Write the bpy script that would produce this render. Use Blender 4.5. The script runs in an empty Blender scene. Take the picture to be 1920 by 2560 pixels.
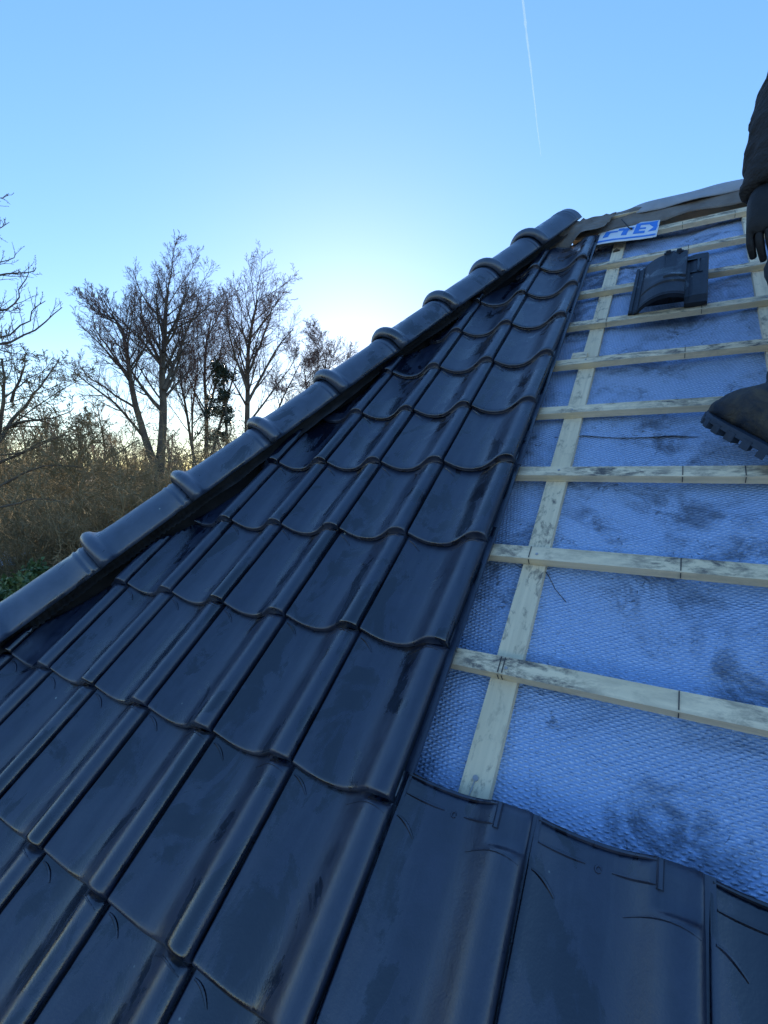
import bpy, bmesh, math, random
import numpy as np
from mathutils import Matrix, Vector, Quaternion, noise as mnoise

scene = bpy.context.scene
COL = scene.collection
R_ = math.radians

# ------------------------------------------------------------------ roof frame (u along battens, v up the slope, n off the roof)
PITCH = R_(39.5)
CP, SP = math.cos(PITCH), math.sin(PITCH)
Z0 = 4.6                                     # height of the roof-frame origin above the ground
MROOF = Matrix(((1, 0, 0, 0), (0, CP, -SP, 0), (0, SP, CP, Z0), (0, 0, 0, 1)))
W, G = 0.25, 0.3452                          # tile cover width, batten gauge


def rw(u, v, n=0.0):
    return MROOF @ Vector((u, v, n))


# ------------------------------------------------------------------ camera
CAM_P = rw(0.428, -0.1934, 0.9623)
axX = MROOF.to_3x3() @ Vector((0.86438, 0.38800, -0.31984))
axD = MROOF.to_3x3() @ Vector((0.04287, -0.69063, -0.72194))
axF = MROOF.to_3x3() @ Vector((-0.50100, 0.61032, -0.61360))
FPX = 1224.25                                # focal length in pixels of the 1920 px wide photograph
cam_data = bpy.data.cameras.new('camera')
cam_data.sensor_fit = 'HORIZONTAL'
cam_data.sensor_width = 36.0
cam_data.lens = 36.0 * FPX / 1920.0
cam_data.clip_start = 0.02
cam_data.clip_end = 60000.0
cam = bpy.data.objects.new('camera', cam_data)
COL.objects.link(cam)
cam.matrix_world = Matrix(((axX.x, -axD.x, -axF.x, CAM_P.x), (axX.y, -axD.y, -axF.y, CAM_P.y),
                           (axX.z, -axD.z, -axF.z, CAM_P.z), (0, 0, 0, 1)))
scene.camera = cam


def ray(x, y):
    """direction of a photo pixel (1920 x 2560), forward component 1"""
    return axX * ((x - 960) / FPX) + axD * ((y - 1280) / FPX) + axF


def at(x, y, dist):
    """point on a pixel's ray at the given horizontal distance"""
    d = ray(x, y)
    return CAM_P + d * (dist / math.hypot(d.x, d.y))


def at_depth(x, y, z):
    return CAM_P + ray(x, y) * z


# ------------------------------------------------------------------ sky, sun, exposure
sun_dir = ray(885, 900).normalized()
SUN_EL = math.asin(sun_dir.z)
SUN_AZ = math.atan2(sun_dir.x, sun_dir.y)    # clockwise from +Y
world = bpy.data.worlds.new('World')
scene.world = world
world.use_nodes = True
wn, wl = world.node_tree.nodes, world.node_tree.links
wn.clear()
sky = wn.new('ShaderNodeTexSky')
sky.sky_type = 'NISHITA'
sky.sun_disc = False
sky.sun_elevation = SUN_EL
sky.sun_rotation = SUN_AZ
sky.altitude = 0
sky.air_density = 1.0
sky.dust_density = 0.1
sky.ozone_density = 3.0
bg = wn.new('ShaderNodeBackground')
bg.inputs['Strength'].default_value = 0.15
wo = wn.new('ShaderNodeOutputWorld')
gam = wn.new('ShaderNodeGamma')              # one even curve over the whole sky: a softer, hazier winter glare
gam.inputs['Gamma'].default_value = 0.52
hsv = wn.new('ShaderNodeHueSaturation')
hsv.inputs['Saturation'].default_value = 1.62
hsv.inputs['Hue'].default_value = 0.517
hsv.inputs['Value'].default_value = 1.0
wl.new(sky.outputs[0], gam.inputs[0])
wl.new(gam.outputs[0], hsv.inputs['Color'])
wl.new(hsv.outputs[0], bg.inputs[0])
wl.new(bg.outputs[0], wo.inputs[0])
sun_data = bpy.data.lights.new('sun', 'SUN')
sun_data.energy = 3.0
sun_data.angle = R_(0.5)
sun_data.color = (1.0, 0.86, 0.68)
sun = bpy.data.objects.new('sun', sun_data)
COL.objects.link(sun)
sun.rotation_euler = sun_dir.to_track_quat('Z', 'Y').to_euler()
sun.location = (0, 0, 40)
scene.view_settings.view_transform = 'Standard'
scene.view_settings.look = 'None'
scene.view_settings.exposure = 2.15
scene.view_settings.gamma = 1.0
scene.view_settings.use_curve_mapping = False
scene.cycles.max_bounces = 6
scene.cycles.diffuse_bounces = 3
scene.cycles.transparent_max_bounces = 12


# ------------------------------------------------------------------ helpers
def tag(o, label=None, cat=None, group=None, kind=None):
    if label: o['label'] = label
    if cat: o['category'] = cat
    if group: o['group'] = group
    if kind: o['kind'] = kind
    return o


def empty(name, loc=(0, 0, 0), rz=0.0):
    o = bpy.data.objects.new(name, None)
    o.empty_display_size = 0.2
    o.location = loc
    o.rotation_euler = (0, 0, rz)
    COL.objects.link(o)
    return o


def mesh_obj(name, me, mat=None, parent=None, matrix=None, inv=None):
    o = bpy.data.objects.new(name, me)
    COL.objects.link(o)
    if mat is not None and not me.materials:
        me.materials.append(mat)
    if matrix is not None:
        o.matrix_world = matrix
    if parent is not None:
        o.parent = parent
        if inv is not None:
            o.matrix_parent_inverse = inv
    return o


def pydata(name, verts, faces, smooth=False):
    me = bpy.data.meshes.new(name)
    me.from_pydata([tuple(v) for v in verts], [], faces)
    if smooth:
        me.polygons.foreach_set('use_smooth', [True] * len(me.polygons))
    me.update()
    return me


def bm_mesh(name, bm, smooth=False):
    bmesh.ops.recalc_face_normals(bm, faces=bm.faces)
    me = bpy.data.meshes.new(name)
    bm.to_mesh(me)
    bm.free()
    if smooth:
        me.polygons.foreach_set('use_smooth', [True] * len(me.polygons))
    return me


def add_box(bm, x0, x1, y0, y1, z0, z1):
    vs = [bm.verts.new(p) for p in ((x0, y0, z0), (x1, y0, z0), (x1, y1, z0), (x0, y1, z0),
                                    (x0, y0, z1), (x1, y0, z1), (x1, y1, z1), (x0, y1, z1))]
    for f in ((0, 3, 2, 1), (4, 5, 6, 7), (0, 1, 5, 4), (1, 2, 6, 5), (2, 3, 7, 6), (3, 0, 4, 7)):
        bm.faces.new([vs[i] for i in f])
    return vs


def add_sweep(bm, pts, rad, sides=6, cap=True):
    """tube through points with radii"""
    pts = [Vector(p) for p in pts]
    rings = []
    ref = Vector((0.13, 0.21, 0.97))
    for i, p in enumerate(pts):
        d = (pts[min(i + 1, len(pts) - 1)] - pts[max(i - 1, 0)]).normalized()
        a = d.cross(ref)
        if a.length < 1e-3: a = d.cross(Vector((1, 0, 0)))
        a.normalize()
        b = d.cross(a)
        r = rad[i] if hasattr(rad, '__len__') else rad
        rings.append([bm.verts.new(p + (a * math.cos(t) + b * math.sin(t)) * r)
                      for t in [2 * math.pi * k / sides for k in range(sides)]])
    for r0, r1 in zip(rings, rings[1:]):
        for k in range(sides):
            bm.faces.new((r0[k], r0[(k + 1) % sides], r1[(k + 1) % sides], r1[k]))
    if cap:
        bm.faces.new(rings[0][::-1])
        bm.faces.new(rings[-1])


def smooth01(x, a, b):
    t = np.clip((np.asarray(x, float) - a) / (b - a), 0, 1)
    return t * t * (3 - 2 * t)


# ------------------------------------------------------------------ materials
class NT:
    def __init__(self, name):
        self.m = bpy.data.materials.new(name)
        self.m.use_nodes = True
        self.t = self.m.node_tree
        self.n, self.l = self.t.nodes, self.t.links
        self.b = self.n['Principled BSDF']
        self.out = self.n['Material Output']

    def new(self, typ, **kw):
        nd = self.n.new(typ)
        for k, v in kw.items():
            if k.startswith('i_'):
                key = k[2:]
                key = int(key) if key.isdigit() else key.replace('_', ' ')
                nd.inputs[key].default_value = v
            else:
                setattr(nd, k, v)
        return nd

    def link(self, a, b):
        self.l.new(a, b)

    def coord(self, kind='Object', rnd=0.0, scale=None):
        c = self.new('ShaderNodeTexCoord').outputs[kind]
        if rnd:
            oi = self.new('ShaderNodeObjectInfo')
            ad = self.new('ShaderNodeVectorMath', operation='ADD')
            mu = self.new('ShaderNodeVectorMath', operation='SCALE')
            cx = self.new('ShaderNodeCombineXYZ')
            for k in range(3): self.link(oi.outputs['Random'], cx.inputs[k])
            self.link(cx.outputs[0], mu.inputs[0])
            mu.inputs['Scale'].default_value = rnd
            self.link(c, ad.inputs[0]); self.link(mu.outputs[0], ad.inputs[1])
            c = ad.outputs[0]
        if scale:
            mp = self.new('ShaderNodeMapping')
            mp.inputs['Scale'].default_value = scale
            self.link(c, mp.inputs[0]); c = mp.outputs[0]
        return c

    def noise(self, co, scale, detail=4, rough=0.55, dist=0.0):
        nd = self.new('ShaderNodeTexNoise', i_Scale=scale, i_Detail=detail, i_Roughness=rough, i_Distortion=dist)
        self.link(co, nd.inputs['Vector'])
        return nd.outputs['Fac']

    def ramp(self, fac, stops):
        nd = self.new('ShaderNodeValToRGB')
        el = nd.color_ramp.elements
        while len(el) < len(stops): el.new(0.5)
        for e, (p, c) in zip(el, stops):
            e.position = p
            e.color = (c, c, c, 1) if isinstance(c, (int, float)) else (*c, 1)
        self.link(fac, nd.inputs[0])
        return nd.outputs[0]

    def mix(self, fac, a, b, typ='MIX'):
        nd = self.new('ShaderNodeMix', data_type='RGBA', blend_type=typ)
        for sock, val in ((nd.inputs[0], fac), (nd.inputs[6], a), (nd.inputs[7], b)):
            if hasattr(val, 'is_linked') or hasattr(val, 'links'): self.link(val, sock)
            elif isinstance(val, (int, float)): sock.default_value = val
            else: sock.default_value = (*val, 1)
        return nd.outputs[2]

    def math(self, op, a, b=0.0):
        nd = self.new('ShaderNodeMath', operation=op)
        for s, v in ((nd.inputs[0], a), (nd.inputs[1], b)):
            if isinstance(v, (int, float)): s.default_value = v
            else: self.link(v, s)
        return nd.outputs[0]

    def bump(self, h, strength=0.3, dist=0.01, prev=None):
        nd = self.new('ShaderNodeBump', i_Strength=strength, i_Distance=dist)
        self.link(h, nd.inputs['Height'])
        if prev is not None: self.link(prev, nd.inputs['Normal'])
        return nd.outputs[0]

    def set(self, **kw):
        for k, v in kw.items():
            s = self.b.inputs[k.replace('_', ' ')]
            if isinstance(v, (int, float)): s.default_value = v
            elif isinstance(v, tuple): s.default_value = (*v, 1) if len(v) == 3 else v
            else: self.link(v, s)
        return self.m


def mat_tile(name, wet=0.5, base=(0.007, 0.012, 0.028), spec=1.0, dry=0.36):
    t = NT(name)
    co = t.coord('Object', rnd=37.0)
    big = t.noise(t.coord('Object', rnd=37.0, scale=(1.5, 0.75, 1)), 5.0, 6, 0.6, 0.8)
    mid = t.noise(co, 22.0, 5, 0.6)
    fine = t.noise(co, 260.0, 3, 0.6)
    st = t.noise(t.coord('Object', rnd=21.0, scale=(26, 3.2, 10)), 1.0, 5, 0.6, 0.3)
    col = t.mix(t.ramp(mid, [(0.3, 0.0), (0.75, 1.0)]), base, tuple(c * 1.7 for c in base))
    dust = t.ramp(st, [(0.46, 0.0), (0.74, 0.7)])
    col = t.mix(dust, col, (0.032, 0.043, 0.066))
    damp = t.ramp(t.math('ADD', big, t.math('MULTIPLY', t.math('SUBTRACT', mid, 0.5), 0.22)), [(0.56 - 0.08 * wet, 0.0), (0.61 - 0.08 * wet, 1.0)])
    col = t.mix(damp, col, tuple(c * 0.5 for c in base))
    vor = t.new('ShaderNodeTexVoronoi', i_Scale=15.0)
    t.link(co, vor.inputs['Vector'])
    sp = t.ramp(vor.outputs['Distance'], [(0.035, 1.0), (0.06, 0.0)])
    sel = t.ramp(t.noise(co, 9.0, 1), [(0.62, 0.0), (0.64, 1.0)])
    spot = t.math('MULTIPLY', sp, sel)
    col = t.mix(spot, col, (0.30, 0.33, 0.30))
    ro = t.ramp(damp, [(0.0, dry), (1.0, 0.12)])
    ro2 = t.math('ADD', ro, t.math('MULTIPLY', t.math('SUBTRACT', mid, 0.5), 0.34))
    nb = t.bump(fine, 0.22, 0.002)
    nb = t.bump(mid, 0.16, 0.006, nb)
    return t.set(Base_Color=col, Roughness=ro2, Normal=nb, Specular_IOR_Level=spec)


def mat_wood(name, base=(0.84, 0.68, 0.46), along=0, grime=0.5):
    t = NT(name)
    sc = [60, 60, 60]; sc[along] = 2.2
    co = t.coord('Object', rnd=19.0, scale=tuple(sc))
    grain = t.noise(co, 1.0, 6, 0.6, 0.5)
    sc2 = [16, 16, 16]; sc2[along] = 7
    go = t.coord('Object', rnd=53.0, scale=tuple(sc2))
    g1 = t.noise(go, 2.2, 9, 0.74, 0.35)
    g2 = t.noise(t.coord('Object', rnd=11.0), 2.3, 3, 0.5)
    col = t.mix(t.ramp(grain, [(0.3, 0.0), (0.7, 1.0)]), tuple(c * 0.78 for c in base), tuple(c * 1.12 for c in base))
    col = t.mix(t.ramp(g2, [(0.35, 0.0), (0.7, 0.6)]), col, (0.64, 0.52, 0.33))
    # trodden-in dirt on the upper face only (footprints): the face whose object normal looks up
    nrm = t.new('ShaderNodeSeparateXYZ')
    t.link(t.new('ShaderNodeTexCoord').outputs['Normal'], nrm.inputs[0])
    upf = t.ramp(nrm.outputs[2], [(0.3, 0.22), (0.7, 1.0)])
    th = 0.57 - 0.17 * grime
    dirt = t.math('MULTIPLY', t.ramp(g1, [(th, 0.0), (th + 0.16, 0.95)]), upf)
    patch = t.ramp(t.noise(t.coord('Object', rnd=71.0), 3.2, 2, 0.5), [(0.36, 0.15), (0.56, 1.0)])
    dirt = t.math('MULTIPLY', dirt, patch)
    col = t.mix(dirt, col, (0.055, 0.053, 0.058))
    vor = t.new('ShaderNodeTexVoronoi', i_Scale=6.0)
    t.link(t.coord('Object', rnd=5.0), vor.inputs['Vector'])
    col = t.mix(t.ramp(vor.outputs['Distance'], [(0.03, 0.8), (0.06, 0.0)]), col, (0.11, 0.07, 0.045))
    nb = t.bump(grain, 0.25, 0.002)
    return t.set(Base_Color=col, Roughness=0.75, Normal=nb)


def mat_underlay():
    t = NT('blue_underlay_fleece')
    co = t.coord('Object')
    warp = t.noise(co, 6.0, 3, 0.5)
    wv = []
    for rot, sc in ((1.02, 195.0), (-1.20, 220.0)):
        mp = t.new('ShaderNodeMapping')
        mp.inputs['Rotation'].default_value = (0, 0, rot)
        t.link(co, mp.inputs[0])
        w = t.new('ShaderNodeTexWave', i_Scale=sc / 6.283, i_Distortion=2.2, i_Detail=3.0)
        w.inputs['Detail Scale'].default_value = 2.0
        w.wave_profile = 'SIN'
        t.link(mp.outputs[0], w.inputs['Vector'])
        wv.append(w.outputs['Fac'])
    weave = t.math('MULTIPLY', wv[0], wv[1])
    big = t.noise(co, 3.1, 6, 0.62, 0.8)
    big2 = t.noise(co, 7.3, 7, 0.72, 1.4)
    col = t.mix(t.ramp(weave, [(0.0, 0.0), (0.7, 1.0)]), (0.25, 0.37, 0.60), (0.52, 0.66, 0.92))
    fade = t.ramp(t.noise(co, 1.7, 3), [(0.4, 0.0), (0.7, 0.35)])
    col = t.mix(fade, col, (0.46, 0.53, 0.68))
    smear = t.math('MULTIPLY', t.ramp(big, [(0.47, 0.0), (0.60, 1.0)]), t.ramp(big2, [(0.42, 0.0), (0.58, 1.0)]))
    speck = t.math('MULTIPLY', t.ramp(t.noise(co, 46.0, 6, 0.75, 1.0), [(0.56, 0.0), (0.62, 1.0)]),
                   t.ramp(big, [(0.42, 0.0), (0.58, 1.0)]))
    dirt = t.math('MAXIMUM', t.math('MULTIPLY', smear, 0.75), t.math('MULTIPLY', speck, 0.8))
    col = t.mix(dirt, col, (0.045, 0.055, 0.075))
    nb = t.bump(weave, 0.9, 0.005)
    nb = t.bump(t.noise(co, 19.0, 5, 0.65, 0.6), 0.5, 0.012, nb)
    nb = t.bump(warp, 0.3, 0.03, nb)
    return t.set(Base_Color=col, Roughness=0.62, Normal=nb, Specular_IOR_Level=0.25)


def mat_simple(name, a, b, scale=8.0, rough=0.7, bump=0.2, bscale=60.0, bdist=0.004, spec=0.4, rnd=9.0):
    t = NT(name)
    co = t.coord('Object', rnd=rnd)
    f = t.noise(co, scale, 5, 0.6, 0.3)
    col = t.mix(t.ramp(f, [(0.3, 0.0), (0.7, 1.0)]), a, b)
    nb = t.bump(t.noise(co, bscale, 4, 0.6), bump, bdist)
    return t.set(Base_Color=col, Roughness=rough, Normal=nb, Specular_IOR_Level=spec)


M_TILE = mat_tile('wet_slate_tile', 0.6)
M_HIP = mat_tile('slate_hip_tile', 0.1, (0.030, 0.042, 0.068))
M_LOOSE = mat_tile('slate_tile_underside', 0.0, (0.009, 0.013, 0.021), 0.4, 0.55)
M_BATTEN = mat_wood('pine_batten', along=0, grime=0.75)
M_CBATTEN = mat_wood('pine_counter_batten', along=1, grime=0.35)
M_UNDER = mat_underlay()
M_FLASH = mat_simple('dark_hip_flashing', (0.020, 0.022, 0.026), (0.045, 0.046, 0.05), 14, 0.55)
M_MEMB = mat_simple('brown_ridge_membrane', (0.13, 0.11, 0.095), (0.22, 0.20, 0.18), 9, 0.8, 0.4, 40, 0.01)
M_PENCIL = mat_simple('pencil_line', (0.03, 0.03, 0.035), (0.06, 0.06, 0.065), 80, 0.8)
M_PRINT_W = mat_simple('white_membrane_print', (0.62, 0.66, 0.72), (0.74, 0.77, 0.80), 12, 0.55)
M_PRINT_B = mat_simple('blue_membrane_print', (0.03, 0.18, 0.62), (0.05, 0.24, 0.70), 20, 0.55)
M_WALL = mat_simple('brick_wall', (0.24, 0.13, 0.09), (0.34, 0.2, 0.14), 5, 0.85)
M_METAL = mat_simple('nail_steel', (0.25, 0.25, 0.26), (0.4, 0.4, 0.4), 30, 0.4)
M_DEBRIS = mat_simple('dry_bark_chip', (0.05, 0.035, 0.025), (0.11, 0.08, 0.05), 60, 0.85)

# ------------------------------------------------------------------ the house
house = empty('house')
tag(house, 'house with a dark tiled roof half stripped to battens and blue underlay', 'house')
HM, HB = 0.42, -1.626                        # hip axis in the roof plane: u = HB + HM * v
HN = math.hypot(1, HM)
P_DIR = Vector((1, -HM, 0)) / HN             # in-plane, square to the hip
A_DIR = Vector((HM, 1, 0)) / HN              # up the hip


def hip_u(v):
    return HB + HM * v


# ---- roof tile
TL = 0.41
PS = np.array([0.0, 0.02, 0.06, 0.14, 0.26, 0.40, 0.52, 0.62, 0.70, 0.77, 0.83, 0.89, 0.94, 0.98, 1.0])
PZ = np.array([-4, -6, -12, -23, -33, -36, -33, -22, -8, 6, 14, 17, 15, 8, 1]) * 1e-3


def prof(s):
    s = np.asarray(s, float)
    acc = 0
    for k, w_ in ((-0.02, .2), (-.01, .2), (0, .2), (.01, .2), (.02, .2)):
        acc = acc + w_ * np.interp(s + k, PS, PZ)
    return acc


def tile_top(s, t):
    z = prof(s)
    k = smooth01(t, 0.334, 0.344) * smooth01(s, 0.62, 0.72)
    z = z * (1 - k) + np.minimum(z, -0.002) * k
    return z - 0.019 * t / G


def make_tile_bm():
    bm = bmesh.new()
    S = np.concatenate([[0.008, 0.016, 0.03], np.linspace(0.06, 0.94, 23), [0.965, 0.983, 0.992]])
    T = np.concatenate([[0.0, 0.0015, 0.004, 0.008, 0.014], np.linspace(0.03, 0.31, 12), [0.325, 0.334, 0.339, 0.345, 0.365, 0.39, TL]])
    TH = 0.016
    drop = {0: 0.0075, 1: 0.0038, 2: 0.0013, 3: 0.0003}
    top, bot = [], []
    for j, t in enumerate(T):
        rt, rb = [], []
        for i, s in enumerate(S):
            z = float(tile_top(s, t))
            e = min(i, len(S) - 1 - i)
            z -= {0: 0.005, 1: 0.0015}.get(e, 0)
            zz = z - drop.get(j, 0)
            # slight scallop of the nose: the pan reaches a little lower than the roll
            y = t - (0.009 * math.sin(math.pi * min(s / 0.74, 1)) * (1 - min(t / 0.05, 1)))
            rt.append(bm.verts.new((s * W, y, zz)))
            rb.append(bm.verts.new((s * W, y + (0.003 if j == 0 else 0), z - TH - (0.016 * float(smooth01(s, .62, .75)) if j <= 3 else 0))))
        top.append(rt); bot.append(rb)
    ns, nt = len(S), len(T)
    for j in range(nt - 1):
        for i in range(ns - 1):
            bm.faces.new((top[j][i], top[j][i + 1], top[j + 1][i + 1], top[j + 1][i]))
            bm.faces.new((bot[j][i], bot[j + 1][i], bot[j + 1][i + 1], bot[j][i + 1]))
    for i in range(ns - 1):
        bm.faces.new((top[0][i + 1], top[0][i], bot[0][i], bot[0][i + 1]))
        bm.faces.new((top[-1][i], top[-1][i + 1], bot[-1][i + 1], bot[-1][i]))
    for j in range(nt - 1):
        bm.faces.new((top[j][0], top[j + 1][0], bot[j + 1][0], bot[j][0]))
        bm.faces.new((top[j + 1][-1], top[j][-1], bot[j][-1], bot[j + 1][-1]))
    for f in bm.faces: f.smooth = True
    # side lock under the neighbour on the right
    add_box(bm, W * 0.96, W * 1.05, 0.004, TL, -0.040, -0.030)
    # raised ribs and nail boss on the head, short arc mark, edge of the roll

    def rib(pts, w, h):
        pts3 = [Vector((s * W, t, float(tile_top(s, t)) + h * 0.2)) for s, t in pts]
        add_sweep(bm, pts3, [w * (0.35 + 0.65 * math.sin(math.pi * (k + .5) / len(pts3))) if len(pts3) > 4 else w for k in range(len(pts3))], 6)
    rib([(s, 0.372) for s in np.linspace(0.05, 0.34, 7)], 0.003, 0.004)
    rib([(s, 0.372) for s in np.linspace(0.50, 0.76, 7)], 0.003, 0.004)
    rib([(s, 0.405) for s in np.linspace(0.03, 0.76, 12)], 0.0045, 0.004)
    rib([(0.765, t) for t in np.linspace(0.366, 0.408, 4)], 0.0055, 0.005)
    rib([(0.42 + 0.018 * math.cos(a), 0.370 + 0.005 * math.sin(a)) for a in np.linspace(0, 5.6, 8)], 0.0022, 0.003)
    rib([(0.04 + 0.15 * k, 0.330 - 0.024 * k ** 1.8) for k in np.linspace(0, 1, 8)], 0.0036, 0.002)
    rib([(s, 0.330 - 0.012 * (s - 0.8) ** 2 * 20) for s in np.linspace(0.58, 0.97, 9)], 0.0020, 0.001)
    return bm


tile_me = bm_mesh('roof_tile', make_tile_bm())
tile_me.materials.append(M_TILE)
rng = random.Random(5)
for k in range(-7, 9):
    jmin = int(math.floor((hip_u(k * G) - 0.1) / W)) - 1
    jmax = -1 if k >= 0 else 9
    for j in range(jmin, jmax + 1):
        du, dv = rng.uniform(-.0012, .0012), rng.uniform(-.002, .002)
        rz, rx = rng.uniform(-.004, .004), rng.uniform(-.004, .003)
        ml = Matrix.Translation((j * W + du, k * G + dv, 0.0)) @ Matrix.Rotation(rz, 4, 'Z') @ Matrix.Rotation(rx, 4, 'X') @ Matrix.Rotation(rng.uniform(-.004, .004), 4, 'Y')
        cut = (0.075 + 0.035 * mnoise.noise(Vector((k * 1.7, 3.1, 0.4)))) + (0.03 if k in (1, 2) else 0)
        # corner distances from the hip
        lat = [((ml @ Vector((x, y, 0))).x - hip_u((ml @ Vector((x, y, 0))).y)) / HN * 1.0 for x in (0, W * 1.08) for y in (0, TL)]
        if max(lat) < cut + 0.012:
            continue
        me = tile_me
        if min(lat) < cut:
            bm = bmesh.new()
            bm.from_mesh(tile_me)
            inv = ml.inverted()
            p = inv @ Vector((HB + cut * HN, 0, 0))
            nrm = inv.to_3x3() @ P_DIR
            g = bmesh.ops.bisect_plane(bm, geom=bm.verts[:] + bm.edges[:] + bm.faces[:], dist=1e-6, plane_co=p, plane_no=nrm, clear_inner=True)
            ed = [e for e in g['geom_cut'] if isinstance(e, bmesh.types.BMEdge)]
            try:
                bmesh.ops.edgeloop_fill(bm, edges=ed)
            except Exception:
                pass
            if len(bm.faces) < 20:
                bm.free(); continue
            me = bpy.data.meshes.new('cut_roof_tile')
            bm.to_mesh(me); bm.free()
            if not me.materials: me.materials.append(M_TILE)
        mesh_obj('roof_tile', me, None, house, MROOF @ ml)

# ---- battens, counter battens, pencil marks
BTOP = -0.057
CB_U = [0.122 + 0.602 * i for i in range(0, 7)]
bm = bmesh.new()


def beam(name, u0, u1, v0, v1, n0, n1, mat, seed, bev=0.0015, sub=10):
    """slightly irregular sawn timber, object origin at its own centre"""
    r = random.Random(seed)
    b = bmesh.new()
    c = Vector(((u0 + u1) / 2, (v0 + v1) / 2, (n0 + n1) / 2))
    lng = 0 if (u1 - u0) > (v1 - v0) else 1
    L0, L1 = (u0, u1) if lng == 0 else (v0, v1)
    n = max(2, int((L1 - L0) / 0.08))
    rings = []
    for i in range(n + 1):
        a = L0 + (L1 - L0) * i / n
        w = [mnoise.noise(Vector((a * 2.2, seed * 3.7, k * 5.1))) * 0.0022 for k in range(4)]
        if lng == 0:
            q = [(a, v0 + w[0], n0), (a, v1 + w[1], n0), (a, v1 + w[1], n1 + w[2]), (a, v0 + w[0], n1 + w[2])]
        else:
            q = [(u0 + w[0], a, n0), (u1 + w[1], a, n0), (u1 + w[1], a, n1 + w[2] * .6), (u0 + w[0], a, n1 + w[2] * .6)]
        rings.append([b.verts.new(Vector(p) - c) for p in q])
    for r0, r1 in zip(rings, rings[1:]):
        for k in range(4):
            b.faces.new((r0[k], r0[(k + 1) % 4], r1[(k + 1) % 4], r1[k]))
    b.faces.new(rings[0][::-1]); b.faces.new(rings[-1])
    es = [e for e in b.edges if len(e.link_faces) == 2 and e.calc_face_angle(0) > 0.9]
    bmesh.ops.bevel(b, geom=es, offset=bev, segments=1, affect='EDGES')
    me = bm_mesh(name, b)
    return mesh_obj(name, me, mat, house, MROOF @ Matrix.Translation(c)), c


def pencil(parent, c, u, v0, v1, n):
    b = bmesh.new()
    add_box(b, u - 0.0011, u + 0.0011, v0, v1, n, n + 0.0006)
    me = bm_mesh('pencil_mark', b)
    me.transform(Matrix.Translation(-c))
    return mesh_obj('pencil_mark', me, M_PENCIL, parent)


marks = {0: [.112, .121, .462], 1: [.110, .460], 2: [.459, .601], 4: [.457], 5: [.160, .51], 6: [.46], 7: [.46], 8: [.43, .663]}
BWID = 0.044
for k in range(0, 9):
    v = 0.327 + G * k + (0.035 if k == 8 else 0)
    u0 = max(hip_u(v) + 0.20, -0.055)
    o, c = beam('batten', u0, 3.6, v, v + BWID + (0.02 if k == 8 else 0), BTOP - 0.025, BTOP, M_BATTEN, k + 20)
    for uc in CB_U[:4]:
        nb2 = bmesh.new()
        ox, oy = rng.uniform(-.008, .008), rng.uniform(-.006, .006)
        add_sweep(nb2, [(uc + ox, v + BWID / 2 + oy, BTOP - 0.002), (uc + ox, v + BWID / 2 + oy, BTOP + 0.0022)], 0.0038, 8)
        me = bm_mesh('nail_head', nb2); me.transform(Matrix.Translation(-c))
        mesh_obj('nail_head', me, M_METAL, o)
    for u in marks.get(k, []):
        pencil(o, c, u, v + 0.003, v + BWID - 0.002, BTOP + 0.0015)
        pm = bmesh.new()
        add_box(pm, u - 0.001, u + 0.001, v - 0.0028, v - 0.002, BTOP - 0.02, BTOP - 0.001)
        me = bm_mesh('pencil_mark', pm); me.transform(Matrix.Translation(-c))
        mesh_obj('pencil_mark', me, M_PENCIL, o)
for i, u in enumerate([-1.082, -0.48] + CB_U):
    vtop = min(3.26, (u - HB) / HM - 0.1)
    vlo = 0.072 if u == CB_U[0] else -1.8
    o, c = beam('counter_batten', u - 0.0295, u + 0.0295, vlo, vtop, BTOP - 0.0505, BTOP - 0.0265, M_CBATTEN, i + 60)
    if u == CB_U[0]:
        b = bmesh.new()
        add_sweep(b, [(u - 0.004, 0.108, -0.0855), (u - 0.004, 0.108, -0.0815)], [0.006, 0.006], 10)
        add_sweep(b, [(u - 0.004, 0.108, -0.0828), (u - 0.006, 0.085, -0.0823), (u - 0.009, 0.066, -0.0823)], [0.0012, 0.0014, 0.001], 5)
        me = bm_mesh('nail_head', b); me.transform(Matrix.Translation(-c))
        mesh_obj('nail_head', me, M_METAL, o)

# ---- underlay: two overlapping sheets sagging between the counter battens


def underlay(name, v0, v1, lift, seed):
    nu, nv = 190, int((v1 - v0) / 0.017)
    V, F = [], []
    for j in range(nv + 1):
        v = v0 + (v1 - v0) * j / nv
        ul = hip_u(v) + 0.0
        for i in range(nu + 1):
            f = i / nu
            u = ul + (3.2 - ul) * (f ** 1.25)
            ph = ((u - 0.122) / 0.602) % 1.0
            sag = math.sin(math.pi * ph) ** 2
            edge = 1 - math.exp(-((min(ph, 1 - ph) * 0.602) / 0.045) ** 2)
            q = Vector((u, v, seed))
            wr = 0.5 * mnoise.noise(q * 3.0) + 0.3 * mnoise.noise(Vector((u * 9 + v * 4, v * 6 - u * 3, seed)))
            ridge_ = (1 - abs(mnoise.noise(Vector((u * 2.2 - v * 2.6, u * 3.1 + v * 1.2, seed + 7))))) ** 6
            n = -0.1085 + lift - 0.020 * sag + edge * (0.013 * wr + 0.013 * (ridge_ - 0.3))
            n = min(n, -0.086 if edge > .8 else -0.104 + lift)
            vv = v
            if j == 0 and lift > 0:
                vv = v + 0.012 * mnoise.noise(Vector((u * 4, 0.3, seed)))
            V.append((u, vv, n))
    for j in range(nv):
        for i in range(nu):
            a = j * (nu + 1) + i
            F.append((a, a + 1, a + nu + 2, a + nu + 1))
    return mesh_obj(name, pydata(name, V, F, True), M_UNDER, house, MROOF)


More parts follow.
